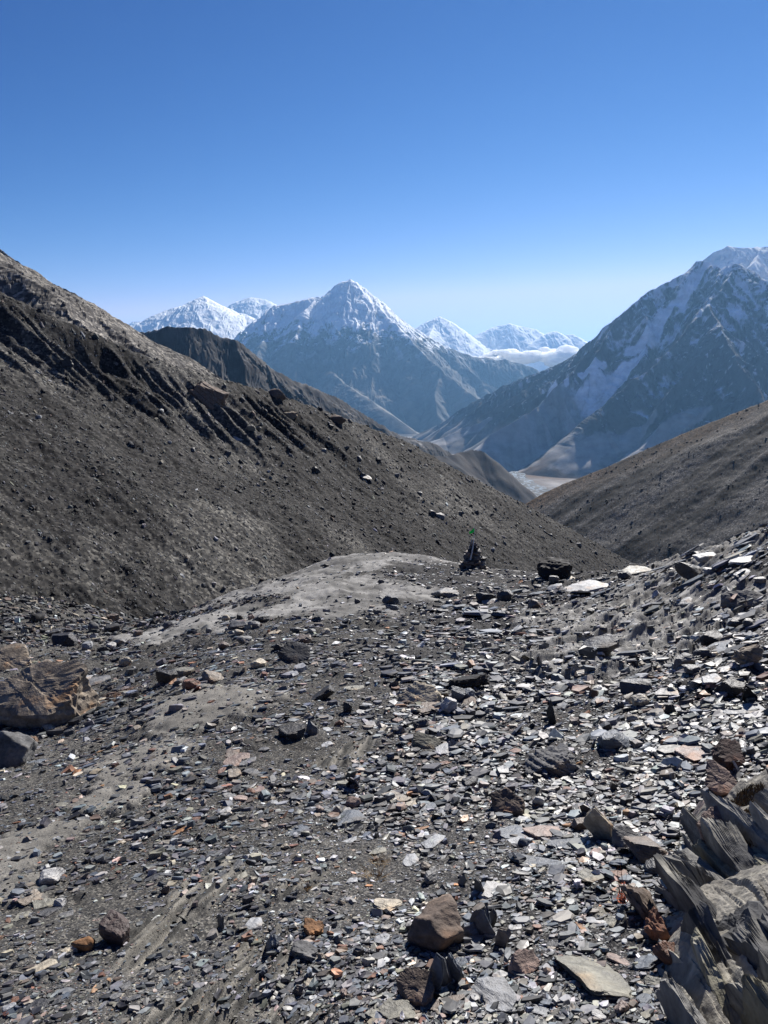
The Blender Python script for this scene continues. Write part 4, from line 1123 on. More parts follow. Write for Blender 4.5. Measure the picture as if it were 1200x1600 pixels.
# ------------------------------------------------------------------ the stones one can tell apart
# x, y = middle of the stone in the 1200 x 1600 frame; l, s = its length and visible height there; a = slant; then kind and colour
# kinds: P flat plate, B block, R rounded, L layered block, U upright blade
STONES = """
38 1080 138 136 8 W tn|big brown sandstone boulder with layered cracks in the left hollow|the big sandstone boulder
5 1034 66 36 5 W tn|flat-topped brown rock half hidden behind the big sandstone boulder|
10 1172 58 58 0 R gy|rounded grey boulder cut by the left edge below the sandstone boulder|the grey left-edge boulder
146 1066 74 20 8 P gy|long pale grey slab lying beside the big sandstone boulder|the long slab by the boulder
128 1060 34 12 22 P sv||
195 1033 19 17 0 B cr|small cream stone with dark front standing alone behind the long pale slab|the lone cream stone
683 1452 70 58 0 R br|large rounded brown boulder at bottom centre throwing a black shadow|the rounded brown boulder
650 1545 46 58 0 W br|angular brown block below the large rounded boulder at bottom centre|the angular brown block
680 1520 12 74 84 U bl|tall blue-grey slate blade on edge beside the angular brown block|the tall blue blade
690 1514 11 54 80 U dk||
699 1510 10 46 86 U bl||
768 1553 74 56 -45 P sv|large bright silvery slab tilted on its corner at bottom centre|the bright tilted slab
782 1524 30 18 8 P wh||
822 1507 46 34 -4 W pk|pinkish grey block with flat top and black front near bottom centre|the pinkish grey block
693 1566 92 17 12 P br|long thin brown slab bridging stones at the bottom edge|the long brown slab
622 1580 54 42 0 P ol|olive slab with rounded corner on the bottom edge of the picture|the olive bottom slab
742 1440 12 42 70 U bl||
755 1436 13 46 78 U bl|upright cluster of blue slate leaves right of the rounded brown boulder|the blue slate leaves
768 1434 10 36 84 U dk||
734 1453 26 26 20 B bl||
717 1508 30 20 35 P bl||
717 1535 34 14 58 P ru|rust-red slate leaning on the long brown slab|
855 1538 30 22 60 P pk||
853 1566 38 14 -22 P bl||
847 1581 26 24 -35 P sv||
823 1573 22 18 -20 P bl||
785 1466 16 28 80 U tn||
777 1493 20 10 -20 P sv||
805 1450 28 12 0 P wh||
878 1462 32 13 3 P br||
870 1475 30 14 0 P dk||
603 1412 48 27 6 P cr|cream slab with split edge left of the rounded brown boulder|the cream split slab
603 1521 22 12 5 P ru||
936 1522 128 54 -40 P ol|very large weathered olive slab lying flat at lower right|the large olive slab
925 1438 46 22 10 P sv|silvery slab with a dark underside above the large olive slab|the silvery slab
907 1447 28 8 -45 P or||
1008 1503 38 28 35 P bl|pale blue slab right of the large olive slab|the pale blue slab
967 1500 58 10 -28 P pk|narrow pale pink strip of slate above the large olive slab|the pink strip
1012 1425 70 26 -62 L br|brown layered ledge rising beside the red plant|the brown ledge
1033 1462 46 28 -60 L ru||
1046 1496 34 24 -50 B ru||
1007 1560 30 20 50 P bl||
1042 1546 22 16 -5 P bl||
1022 1535 32 18 -20 P ol||
973 1576 20 15 0 B pk||
988 1567 20 10 5 P ru||
937 1586 26 20 -30 P wh||
1035 1557 14 14 0 B wh||
1065 1436 18 9 0 P wh||
1012 1484 20 9 5 P wh||
955 1441 36 30 0 P ol||
795 1252 56 42 14 W br|brown wedge-shaped block with flat sunlit top and deep black shadow|the brown wedge block
802 1301 46 26 25 P bl||
810 1313 38 18 10 P sv||
848 1298 44 30 26 P pk|bright pink-white slab propped behind two blue-grey slabs|the pink-white slab
887 1320 80 28 4 P bl|upper of the two broad blue-grey slabs|the upper blue-grey slab
840 1348 84 26 -4 P bl|lower of the two broad blue-grey slabs with pointed left end|the lower blue-grey slab
819 1317 16 14 0 R bl||
620 1245 46 16 0 P tn|tan slab on the gravel left of the brown wedge block|the tan slab
644 1256 28 12 30 P cr||
665 1267 34 14 36 P bl||
688 1271 20 13 65 P sv||
660 1294 26 10 8 P or||
675 1316 34 24 45 P sv|silvery blue slab with a red-brown edge in open gravel|the silvery slab in gravel
638 1311 22 10 0 P dk||
772 1391 42 28 36 P wh|white angular slab beside a dark upright blade|the white angular slab
748 1385 14 32 100 U dk|dark blade standing on edge left of the white angular slab|
674 1372 22 16 0 B gy||
665 1354 16 10 0 B tn||
640 1345 16 18 75 P sv||
717 1244 30 10 5 P bl||
842 1251 20 20 0 B wh||
767 1217 20 8 0 P ru||
735 1222 32 16 10 B dk||
665 1222 18 11 0 P sv||
940 1286 36 66 112 U cr|tall cream layered slab leaning on edge behind the blue-grey slabs|the tall cream slab
982 1306 42 40 0 W gy|grey block with lit top and black front beside the tall cream slab|the grey block
908 1286 24 22 0 B br||
925 1328 28 17 8 P bl||
1002 1318 24 10 0 P dk||
1020 1334 62 24 -22 B br|long brown rock with dark front right of the grey block|the long brown rock
965 1367 34 17 -42 P ru|rusty pink slab beside the red plant|the rusty pink slab
925 1369 50 36 -5 P ol|pale mossy olive slab left of the red plant|the mossy olive slab
1025 1357 24 20 0 B gy||
1053 1302 18 18 0 B dk||
1088 1320 24 13 20 P sv||
1085 1343 28 10 -28 P sv||
1070 1367 26 8 -22 P sv||
938 1213 20 11 35 P ol||
1000 1214 22 8 22 P wh||
1078 1231 26 8 0 P wh||
1062 1255 22 8 -20 P sv||
1015 1227 24 10 -5 P dk||
1134 1222 48 46 0 W pk|pinkish grey boulder at the top of the outcrop|the pinkish outcrop boulder
1128 1285 56 100 0 W pk|big flat pinkish slab standing against the outcrop edge|
652 1086 78 34 14 W cr|yellowish white mottled rock beside the white stone|the yellowish mottled rock
668 1106 62 20 31 P br|brown plank-like slab in front of the yellowish mottled rock|the brown plank slab
703 1102 28 28 0 B wh|bright white angular stone, the whitest in the foreground|the bright white stone
732 1100 48 18 40 P br||
716 1083 22 28 0 B bl||
732 1084 22 18 0 B bl||
735 1067 70 16 2 L bk|black-fronted ledge of rock behind the bright white stone|the black-fronted ledge
782 1072 34 10 16 P wh||
796 1079 36 10 0 P gy||
808 1084 24 8 42 P tn||
833 1086 20 9 33 P bl||
763 1102 32 9 16 P bl||
800 1113 54 9 13 P dk||
816 1118 46 8 12 P dk||
870 1033 22 10 5 P sv||
875 1067 20 9 28 P wh||
852 1035 13 8 0 P wh||
710 1043 22 7 0 P wh||
687 1050 20 6 0 P wh||
728 1039 18 9 0 P pk||
737 1049 15 7 0 P tn||
670 1160 46 20 0 W ol|olive grey rock with a rusty underside below the yellowish mottled rock|the olive rusty rock
693 1171 34 20 36 P sv||
695 1192 24 11 26 P ru||
612 1183 32 11 -12 P tn||
660 1130 28 19 0 B dk||
627 1116 26 10 5 P sv||
622 1125 19 8 0 P pk||
700 1145 32 11 -20 P gy||
710 1123 34 10 0 P bl||
722 1131 13 13 0 B cr||
620 1140 18 14 0 B dk||
750 1147 32 11 -5 P tn||
861 1110 11 48 92 U bk|narrow black slate post standing upright in the gravel|the black slate post
866 1197 90 34 8 L gy|rough grey ledge of bedrock above the dark hollow|the rough grey ledge
938 1011 68 20 16 B dk|dark slab pile with a lit top edge on the right bedrock|the dark slab pile
1003 1031 40 15 -5 P gy||
1072 1031 34 24 0 B gy||
1085 1046 30 16 -5 B gy||
1127 1013 58 22 -14 P bl|broad blue-grey slab on the rubble pile at right|the blue slab on the pile
1171 1026 40 28 0 L tn|tan layered block on the rubble pile at right|the tan layered block
1000 1074 48 24 0 B dk|dark angular boulder with greyish lit top amid the right rubble|the dark angular boulder
1040 1078 36 14 5 P wh||
1110 1060 28 17 42 P sv||
985 1093 13 17 0 B cr||
1005 1095 28 19 0 B cr|cream stone below the dark angular boulder|
1047 1109 18 26 0 B bk||
937 1095 26 15 32 P bl||
969 1101 17 17 0 B dk||
1166 1109 78 20 -3 P sv|long bright silvery plate reaching the right edge|the long silvery plate
1028 1131 44 27 -10 P wh|white mottled plate in the right rubble|the white mottled plate
990 1122 19 13 0 B cr||
972 1134 44 10 4 P gy||
960 1159 48 30 0 B bl|blue-grey angular boulder on the gravel below the thin grey plate|the blue-grey boulder
987 1155 21 10 0 P bl||
1085 1175 64 34 -14 P pk|pale pinkish flat stone with a sharp black shadow|the pale flat stone
1145 1176 48 52 0 W mr|dark red-brown wedge standing above the outcrop|the red-brown wedge
1057 1147 16 9 0 P ol||
1072 1125 22 12 0 P gy||
1190 1065 24 9 15 P tn||
1130 1046 22 10 20 P wh||
1137 1056 18 6 0 P wh||
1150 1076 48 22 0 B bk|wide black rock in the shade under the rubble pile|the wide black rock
1140 1004 26 9 -22 P wh||
1172 1003 32 7 -8 P wh||
1098 1020 24 16 0 B dk||
421 1474 22 36 72 U bl|blue slate with an orange stain standing on edge at bottom left|the orange-stained slate
395 1443 28 15 36 P sv||
345 1441 14 24 80 U dk||
488 1457 30 15 0 L or||
530 1456 36 10 0 P gy||
552 1454 13 9 0 P or||
475 1492 38 15 0 L gy||
502 1496 11 15 0 B tn||
487 1522 26 10 5 P sv||
486 1541 26 12 -72 P cr||
550 1542 30 11 0 P bl||
464 1549 15 19 0 B br||
445 1539 40 11 16 P ol||
465 1568 32 12 22 P dk||
475 1576 32 12 12 P bl||
450 1564 26 14 22 P gy||
535 1553 15 12 0 B pk||
580 1524 24 11 0 P ru||
583 1586 28 20 0 P ol||
575 1446 20 13 0 P sv||
560 1466 28 10 5 P sv||
597 1468 22 16 0 P sv||
181 1456 42 40 0 B mr|dark maroon rounded rock with a sharp shadow at lower left|the maroon rock
134 1476 21 20 0 R or|small orange-brown stone beside the maroon rock|
66 1511 60 15 15 P cr|cream strip of stone left of the maroon rock|the cream strip
35 1431 34 13 20 P ol||
70 1413 42 13 20 P ol|olive slab topmost of the slate stack at far left|the olive stack slab
78 1423 42 11 15 P dk||
50 1405 42 7 26 P tn||
92 1410 15 15 0 B wh||
105 1428 22 13 0 P gy||
103 1485 17 10 26 P cr||
117 1483 8 11 0 B wh||
57 1573 46 19 8 P dk|dark slate slab in the bottom left corner|the bottom left slab
95 1562 32 13 22 P dk||
182 1556 28 17 38 P gy||
210 1560 32 11 26 P dk||
20 1563 26 7 4 P ru||
15 1573 20 11 15 P sv||
195 1541 24 9 5 P gy||
190 1491 14 9 20 P sv||
255 1514 32 13 22 P dk||
275 1505 18 13 0 P gy||
585 1256 48 19 8 P dk|dark slate slab right of the pink pebble|the dark slab by the pebble
552 1254 23 14 5 R pk|small pink rounded pebble-like stone between dark slates|the pink pebble
542 1279 50 22 36 P bl|blue-grey leaning slab just below the pink pebble|
527 1278 17 12 30 P sv||
525 1263 20 13 60 P bl||
462 1298 42 15 22 P bl|blue-grey wing-shaped slate alone in fine gravel|the wing-shaped slate
547 1314 32 7 26 P sv||
590 1330 32 15 22 P ol||
350 1268 28 13 26 P wh|white wedge of slate in gravel at left centre|the white wedge
357 1243 30 10 0 P gy||
376 1247 26 13 -5 P pk||
420 1246 32 9 20 P bl||
438 1237 14 10 0 B cr||
392 1237 16 11 5 B ru||
428 1253 13 9 0 P sv||
500 1265 14 11 0 B pk||
493 1223 28 8 22 P ru||
578 1219 26 8 0 P bl||
395 1206 28 18 0 P dk|dark blue-black slate below the flat pinkish slab|the blue-black slate
365 1209 24 18 62 P tn||
348 1204 26 11 32 P ru||
455 1243 20 9 0 P gy||
312 1279 42 7 2 P ru||
283 1297 38 13 8 P or|bright orange-brown slate in gravel at left centre|the bright orange slate
265 1286 26 12 5 P wh||
222 1304 24 7 36 P pk||
550 1376 20 13 15 P sv||
445 1323 13 9 0 B cr||
413 1373 13 13 0 B pk||
395 1375 14 12 0 B cr||
375 1371 26 8 45 P ol||
352 1364 28 11 32 P dk||
370 1351 24 9 36 P dk||
340 1376 22 9 -10 P sv||
74 1374 32 16 12 B wh|whitish block on the pale dust at the left|the whitish block
125 1390 22 11 26 P dk||
55 1396 18 11 20 P tn||
258 1390 13 17 0 B br||
240 1371 42 9 10 P dk||
100 1258 28 7 -12 P ol||
462 1020 54 34 -4 W dk|large dark grey rock in the middle of the foreground slope|the large dark rock
438 1010 26 18 0 B bk||
503 1088 54 12 34 B bk|long black slab standing on edge at centre|the long black slab
552 1074 44 10 4 P ol|pale olive slab at the left end of the rubble|the pale olive slab
452 1146 42 18 0 B bk|black angular block above the flat pinkish slab|the black angular block
487 1136 19 28 0 B gy|grey block standing next to the black angular block|
469 1135 13 13 0 B tn||
370 1187 56 20 16 P pk|flat pinkish slab at the edge of the pale dust|the flat pinkish slab
362 1175 32 13 46 P br||
385 1191 32 10 20 P gy||
402 1036 26 14 -5 B cr||
383 1060 30 9 5 P gy||
450 1053 20 9 15 P sv||
440 1044 28 8 0 P dk||
412 1053 20 9 0 P pk||
440 1080 26 8 0 P sv||
330 1060 38 16 0 B tn||
437 1117 22 9 0 P sv||
507 1121 28 11 -15 P gy||
412 1170 20 10 0 P gy||
510 1163 24 10 22 P sv||
572 1100 22 7 0 P sv||
543 1104 14 20 0 B bk||
565 1113 18 13 0 P wh||
450 1187 15 14 0 P bl||
262 1056 34 26 8 B bk|black rock in the rock cluster above the pale dust|the black cluster rock
286 1052 32 15 10 B ol||
280 1066 22 12 22 B gy||
297 1070 30 19 0 B ru|rusty block at the right end of the rock cluster above the pale dust|the rusty cluster block
160 1092 20 7 5 P cr||
187 1076 22 9 10 P dk||
190 1110 24 11 26 P dk||
110 1121 15 9 0 P sv||
75 1137 15 11 0 B cr||
53 1158 10 14 0 B or||
115 1178 18 9 10 P sv||
60 1190 42 8 8 P bl||
30 1188 24 10 10 P or||
107 1146 15 12 0 B dk||
155 997 28 14 -16 P ol|pale slab among the dark rocks in the gully|the gully slab
172 1008 14 16 0 B wh||
162 1014 16 12 0 B bk||
185 1003 20 10 10 B gy||
136 1009 18 11 0 B sv||
100 1000 34 20 0 B bk|largest black rock of the jumble in the gully|the black gully rock
82 990 26 15 0 B dk||
55 965 15 15 0 R bk|round black rock on the far side of the gully|
145 980 15 13 0 R gy|round grey stone with a black front in the gully|
173 981 22 15 0 R dk||
176 964 18 12 0 B br||
247 960 16 12 0 B bk||
263 976 26 12 14 B dk|dark slab resting on the pale bedrock rib left of the knoll|the dark slab on the rib
103 889 20 6 -8 P bk||
215 989 16 9 20 B br||
373 970 34 7 4 P tn|tan slab laid across dark stones like a lid|the tan lid slab
375 963 15 10 0 B bk||
408 966 30 15 -6 B dk||
393 963 11 12 0 B pk||
397 975 22 12 0 B gy||
352 965 15 11 0 B cr||
370 979 32 9 0 B dk||
326 985 11 9 0 B gy||
350 1008 20 16 15 B br||
367 1006 20 6 4 P tn||
382 999 24 13 0 B gy||
372 988 17 10 0 B cr||
430 988 20 9 5 P cr||
464 984 18 13 0 B dk||
487 986 16 11 0 B gy||
508 987 16 11 0 B cr|cream stone at the right end of the scatter behind the large dark rock|
475 999 26 12 0 B br||
558 939 10 9 0 B dk||
595 908 12 8 0 B dk||
510 883 9 6 0 B bk||
872 890 52 38 0 L bk|big black boulder standing on the crest right of the cairn|the black crest boulder
867 905 20 16 0 B gy|small grey rock in front of the big black boulder on the crest|
886 902 30 10 4 P cr||
760 933 40 17 6 B bk|wide black rock on the slope in front of the cairn|the wide rock below the cairn
789 929 26 22 0 B dk||
765 939 32 11 5 P sv||
837 943 24 20 0 B br|brown-topped block right of the rocks below the cairn|the brown-topped block
610 936 30 19 0 B dk|dark rock left of the cairn among small rubble|the dark rock left of the cairn
613 949 26 10 0 B bl||
695 927 46 12 5 B gy||
820 918 20 10 0 B dk||
840 916 16 8 0 B dk||
868 917 30 11 20 P sv||
915 921 92 11 9 P sv|long pale sheet of slab behind the right bedrock|the pale sheet slab
1000 892 48 11 8 P ol|pale flat slab on the crest skyline right of the black boulder|the crest skyline slab
978 898 22 14 0 B dk||
1105 870 36 13 6 B sv|pale flat-topped block on the right crest skyline|the pale skyline block
1085 891 42 22 0 B dk|dark rock with a pale top on the right bedrock|the pale-topped rock
1110 893 20 12 0 B wh|white block beside the dark pale-topped rock|
1168 937 60 26 5 W gy|big dark-faced block with a white top near the right edge|the big right-edge block
1132 952 12 10 0 P bl||
1123 963 22 10 0 P wh||
1155 971 28 14 0 B dk||
1175 974 24 14 0 B dk||
1070 938 30 8 27 P sv||
1165 896 32 9 20 P sv||
1120 998 42 14 0 B bk||
1155 995 42 8 -10 P wh||
1170 876 52 6 13 P sv||
1085 866 20 8 0 B bk||
1190 906 20 9 0 B gy||
"""
MORAINE = """
492 731 18 15 B bk|black angular boulder alone in the middle of the moraine slope
390 665 17 13 B ol|pale topped boulder left of a pair high on the moraine
402 667 12 10 B ol|pale topped boulder right of a pair high on the moraine
506 703 13 9 B gy|
526 652 28 17 R br|rounded brown boulder on the moraine crest, rightmost of the crest boulders
430 612 26 20 R br|big brown boulder perched on the moraine crest beside the valley
453 646 24 15 L tn|tan block below the moraine crest in the shade of the gullies
318 606 62 48 L br|large dark rock buttress sticking out of the moraine crest
570 741 17 8 P gy|
371 681 17 8 P sv|
355 706 12 9 B dk|
406 681 9 8 B gy|
590 716 11 11 B bk|
560 714 11 8 B dk|
540 698 11 7 B dk|
265 690 7 6 B wh|
103 563 18 15 B bk|black boulder below the gullies near the left edge
688 803 20 12 B gy|greyish flat boulder of two resting above the cairn
673 799 16 11 B bk|black boulder of two resting above the cairn
770 857 10 7 B sv|
745 799 9 7 B dk|
620 741 10 7 B gy|
517 665 9 8 B bk|
334 911 8 7 B wh|bright white stone at the foot of the moraine
546 656 10 7 B dk|
640 702 10 7 B dk|
600 692 9 7 B dk|
655 770 11 8 B dk|
720 800 10 7 B dk|
860 835 11 8 B dk|
905 850 10 8 B dk|
930 862 12 8 B bk|
250 640 8 6 B sv|
300 700 8 6 B gy|
60 650 9 6 B sv|
420 735 6 5 B wh|
150 500 16 12 B bk|
40 425 22 16 B dk|
"""
DIRS = {(0, 0): "beside"}
def rel_word(dx, dy):
    h = "right of" if dx > 0 else "left of"
    v = "in front of" if dy > 0 else "behind"
    if abs(dx) > 2.2 * abs(dy): return h
    if abs(dy) > 1.1 * abs(dx): return v
    return v.split(" of")[0] + (" and " + h if dy < 0 else " and " + h)

def noun_of(kind, l):
    if kind in 'PF': return ("slate_slab", "slate slab", "slate") if l >= 30 else ("slate_chip", "slate chip", "slate")
    if kind == 'U': return ("upright_slate", "upright slate blade", "slate")
    if kind == 'R': return ("boulder", "rounded boulder", "boulder") if l > 40 else ("rock", "rounded rock", "rock")
    return ("rock", "rock", "rock") if l > 24 else ("stone", "stone", "stone")

USED = set()
def build_stone(rng, name, p, ends, kind, tone, l, s, ang, hf):
    """one stone set down on its ground: returns the object"""
    d = math.hypot(p.x, p.y, p.z) if False else p.length
    m = d / F
    sub = 5 if l * s > 2600 else (4 if l * s > 420 else 3)
    yaw = 0.0
    if kind == 'P':
        ax = Vector((ends[1].x - ends[0].x, ends[1].y - ends[0].y))
        a = max(ax.length * .5, l * m * .4)
        a = min(a, l * m * (1.0 if d < 5 else .62))
        yaw = math.atan2(ax.y, ax.x)
        el = max(.16, math.asin(min(.95, -p.z / d + .12)))
        # what of the visible height is not thickness is depth along the ground
        c = max(.10 * s * m, .012 * l * m) + .0015
        across = (s * m - 1.6 * c) / max(.25, math.sin(el)) * .5
        b = min(max(across, .22 * a), .85 * a)
        pts, f = stone_shape(rng, a, b, c, 'plate', sub)
        sink = c * .15
        tilt = Matrix.Rotation(rng.normal(0, .07), 4, 'X') @ Matrix.Rotation(rng.normal(0, .07), 4, 'Y')
        e = max(.05, a)
        gx_ = float(hf(np.array([p.x + e]), np.array([p.y]))[0] - hf(np.array([p.x - e]), np.array([p.y]))[0]) / (2 * e)
        gy_ = float(hf(np.array([p.x]), np.array([p.y + e]))[0] - hf(np.array([p.x]), np.array([p.y - e]))[0]) / (2 * e)
        nrm = Vector((-gx_, -gy_, 1)).normalized()
        nrm = (nrm + Vector((0, 0, .5))).normalized()
        q = Vector((0, 0, 1)).rotation_difference(nrm).to_matrix().to_4x4()
        M = Matrix.Translation(p + Vector((0, 0, c * .55))) @ q @ Matrix.Rotation(yaw, 4, 'Z') @ tilt
    elif kind == 'U':
        # a plate on edge; ang is its lean in the picture
        a = s * m * .64; b = max(l * m * .5, .2 * a); c = max(l * m * .18, .008)
        pts, f = stone_shape(rng, a, b, c, 'plate', sub)
        turn = rng.uniform(-.5, .2)
        M = Matrix.Translation(p + Vector((0, .3 * b, a * .36))) @ Matrix.Rotation(-R(ang), 4, 'Y') @ Matrix.Rotation(R(52) + turn, 4, 'X')
    else:
        a = l * m * .5; c = s * m * .5
        b = a * rng.uniform(.65, .85)
        if kind == 'F': c *= .6
        pts, f = stone_shape(rng, a, b, c, {'R': 'round', 'L': 'layered', 'W': 'wedge', 'F': 'plate'}.get(kind, 'block'), sub)
        M = Matrix.Translation(p + Vector((0, b * .55, c * .40))) @ Matrix.Rotation(-R(ang) * .8, 4, 'Y') @ Matrix.Rotation(rng.uniform(-.4, .4), 4, 'Z')
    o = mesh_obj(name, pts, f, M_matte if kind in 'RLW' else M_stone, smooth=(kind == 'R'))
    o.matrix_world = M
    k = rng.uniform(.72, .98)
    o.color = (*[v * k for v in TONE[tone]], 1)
    return o

def place_stones():
    rng = np.random.default_rng(7)
    rows = []
    for ln in STONES.strip().splitlines():
        h, lab, ref = ln.split("|")
        x, y, l, s, a, k, t = h.split()
        rows.append((float(x), float(y), float(l), float(s), float(a), k, t, lab, ref))
    marks = [(r[0], r[1], r[8], max(r[2], r[3])) for r in rows if r[8]]
    for r in rows:
        if r[7]: USED.add(r[7])
    for x, y, l, s, a, k, t, lab, ref in rows:
        if k == 'P' and y < 945: k = 'F'
        yb = y + (s * .42 if k != 'P' else s * .1)
        p = hit(surf, x, min(yb, 1640), .9, 60)
        if p is None: continue
        ends = None
        if k == 'P':
            ca, sa = math.cos(R(a)) * l * .5, math.sin(R(a)) * l * .5
            n_ = Vector((0, -.2, 1)).normalized() if False else None
            es = []
            for sg in (-1, 1):
                d = ray(x + sg * ca, y - sg * sa)
                # meet the level of the local ground plane (sloping like the hillside)
                g = (float(fg_smooth(np.array([p.x]), np.array([p.y + .15]))[0]) - float(fg_smooth(np.array([p.x]), np.array([p.y - .15]))[0])) / .3
                tt = (p.z - g * p.y) / (d[2] - g * d[1])
                es.append(Vector(d * tt))
            ends = es
        nm, noun, cat = noun_of(k, l)
        o = build_stone(rng, nm, p, ends, k, t, l, s, a, surf)
        if not lab:
            big = max(l, s)
            size = "tiny" if big < 14 else "small" if big < 23 else "medium" if big < 38 else "large"
            near = sorted(marks, key=lambda q: math.hypot(q[0] - x, (q[1] - y) * 1.2))
            opts = []
            for q in near[:7]:
                dx, dy = x - q[0], y - q[1]
                dist = math.hypot(dx, dy)
                how = "just " if dist < q[3] * .8 + 14 else ""
                opts.append(f"{size} {TONE_WORD[t]} {noun} {how}{rel_word(dx, dy)} {q[2]}")
            lab = next((c for c in opts if c not in USED and len(c.split()) <= 16), None)
            if lab is None:
                lab = opts[0] + ", the farther one"
            USED.add(lab)
        tag(o, lab, cat, {'slate': 'slates lying on the foreground slope', 'rock': 'rocks lying on the foreground slope', 'stone': 'stones lying on the foreground slope', 'boulder': 'boulders on the foreground slope'}[cat])
    # boulders on the moraine
    rows = []
    for ln in MORAINE.strip().splitlines():
        h, lab = ln.split("|"); x, y, l, s, k, t = h.split(); rows.append((float(x), float(y), float(l), float(s), k, t, lab))
    mref = [(492, 731, "the lone black boulder on the moraine"), (396, 666, "the pale boulder pair high on the moraine"), (318, 606, "the large rock buttress on the moraine crest"), (680, 801, "the boulder pair above the cairn"),
            (526, 652, "the rounded brown crest boulder"), (103, 563, "the black boulder under the gullies"), (740, 870, "the stone cairn"), (872, 890, "the big black crest boulder")]
    mh = lambda x, y: mor_height(x, y)
    for x, y, l, s, k, t, lab in rows:
        p = hit(mh, x, y + s * .4, 26, 200) or hit(mh, x, y + s * .4 + 8, 26, 200)
        if p is None: continue
        if k == 'P':
            e = Vector((l * .5 * p.length / F, 0, 0)); ends = [p - e, p + e]
        else: ends = None
        p = p - Vector((0, 0, s * p.length / F * .12))
        o = build_stone(rng, "boulder", p, ends, k, t, l, s, rng.uniform(-12, 12), mh)
        if not lab:
            near = sorted(mref, key=lambda q: math.hypot(q[0] - x, q[1] - y))
            for q in near:
                dx, dy = x - q[0], y - q[1]
                vv = "above" if dy < 0 else "below"
                hh = "right of" if dx > 0 else "left of"
                w = hh if abs(dx) > 2 * abs(dy) else vv if abs(dy) > 2 * abs(dx) else f"{vv} and {hh}"
                lab = f"{'small' if l > 9 else 'tiny'} {TONE_WORD[t]} boulder {w} {q[2]}"
                if lab not in USED and len(lab.split()) <= 16: break
            USED.add(lab)
        tag(o, lab, "boulder", "boulders lying on the moraine slope")
place_stones()

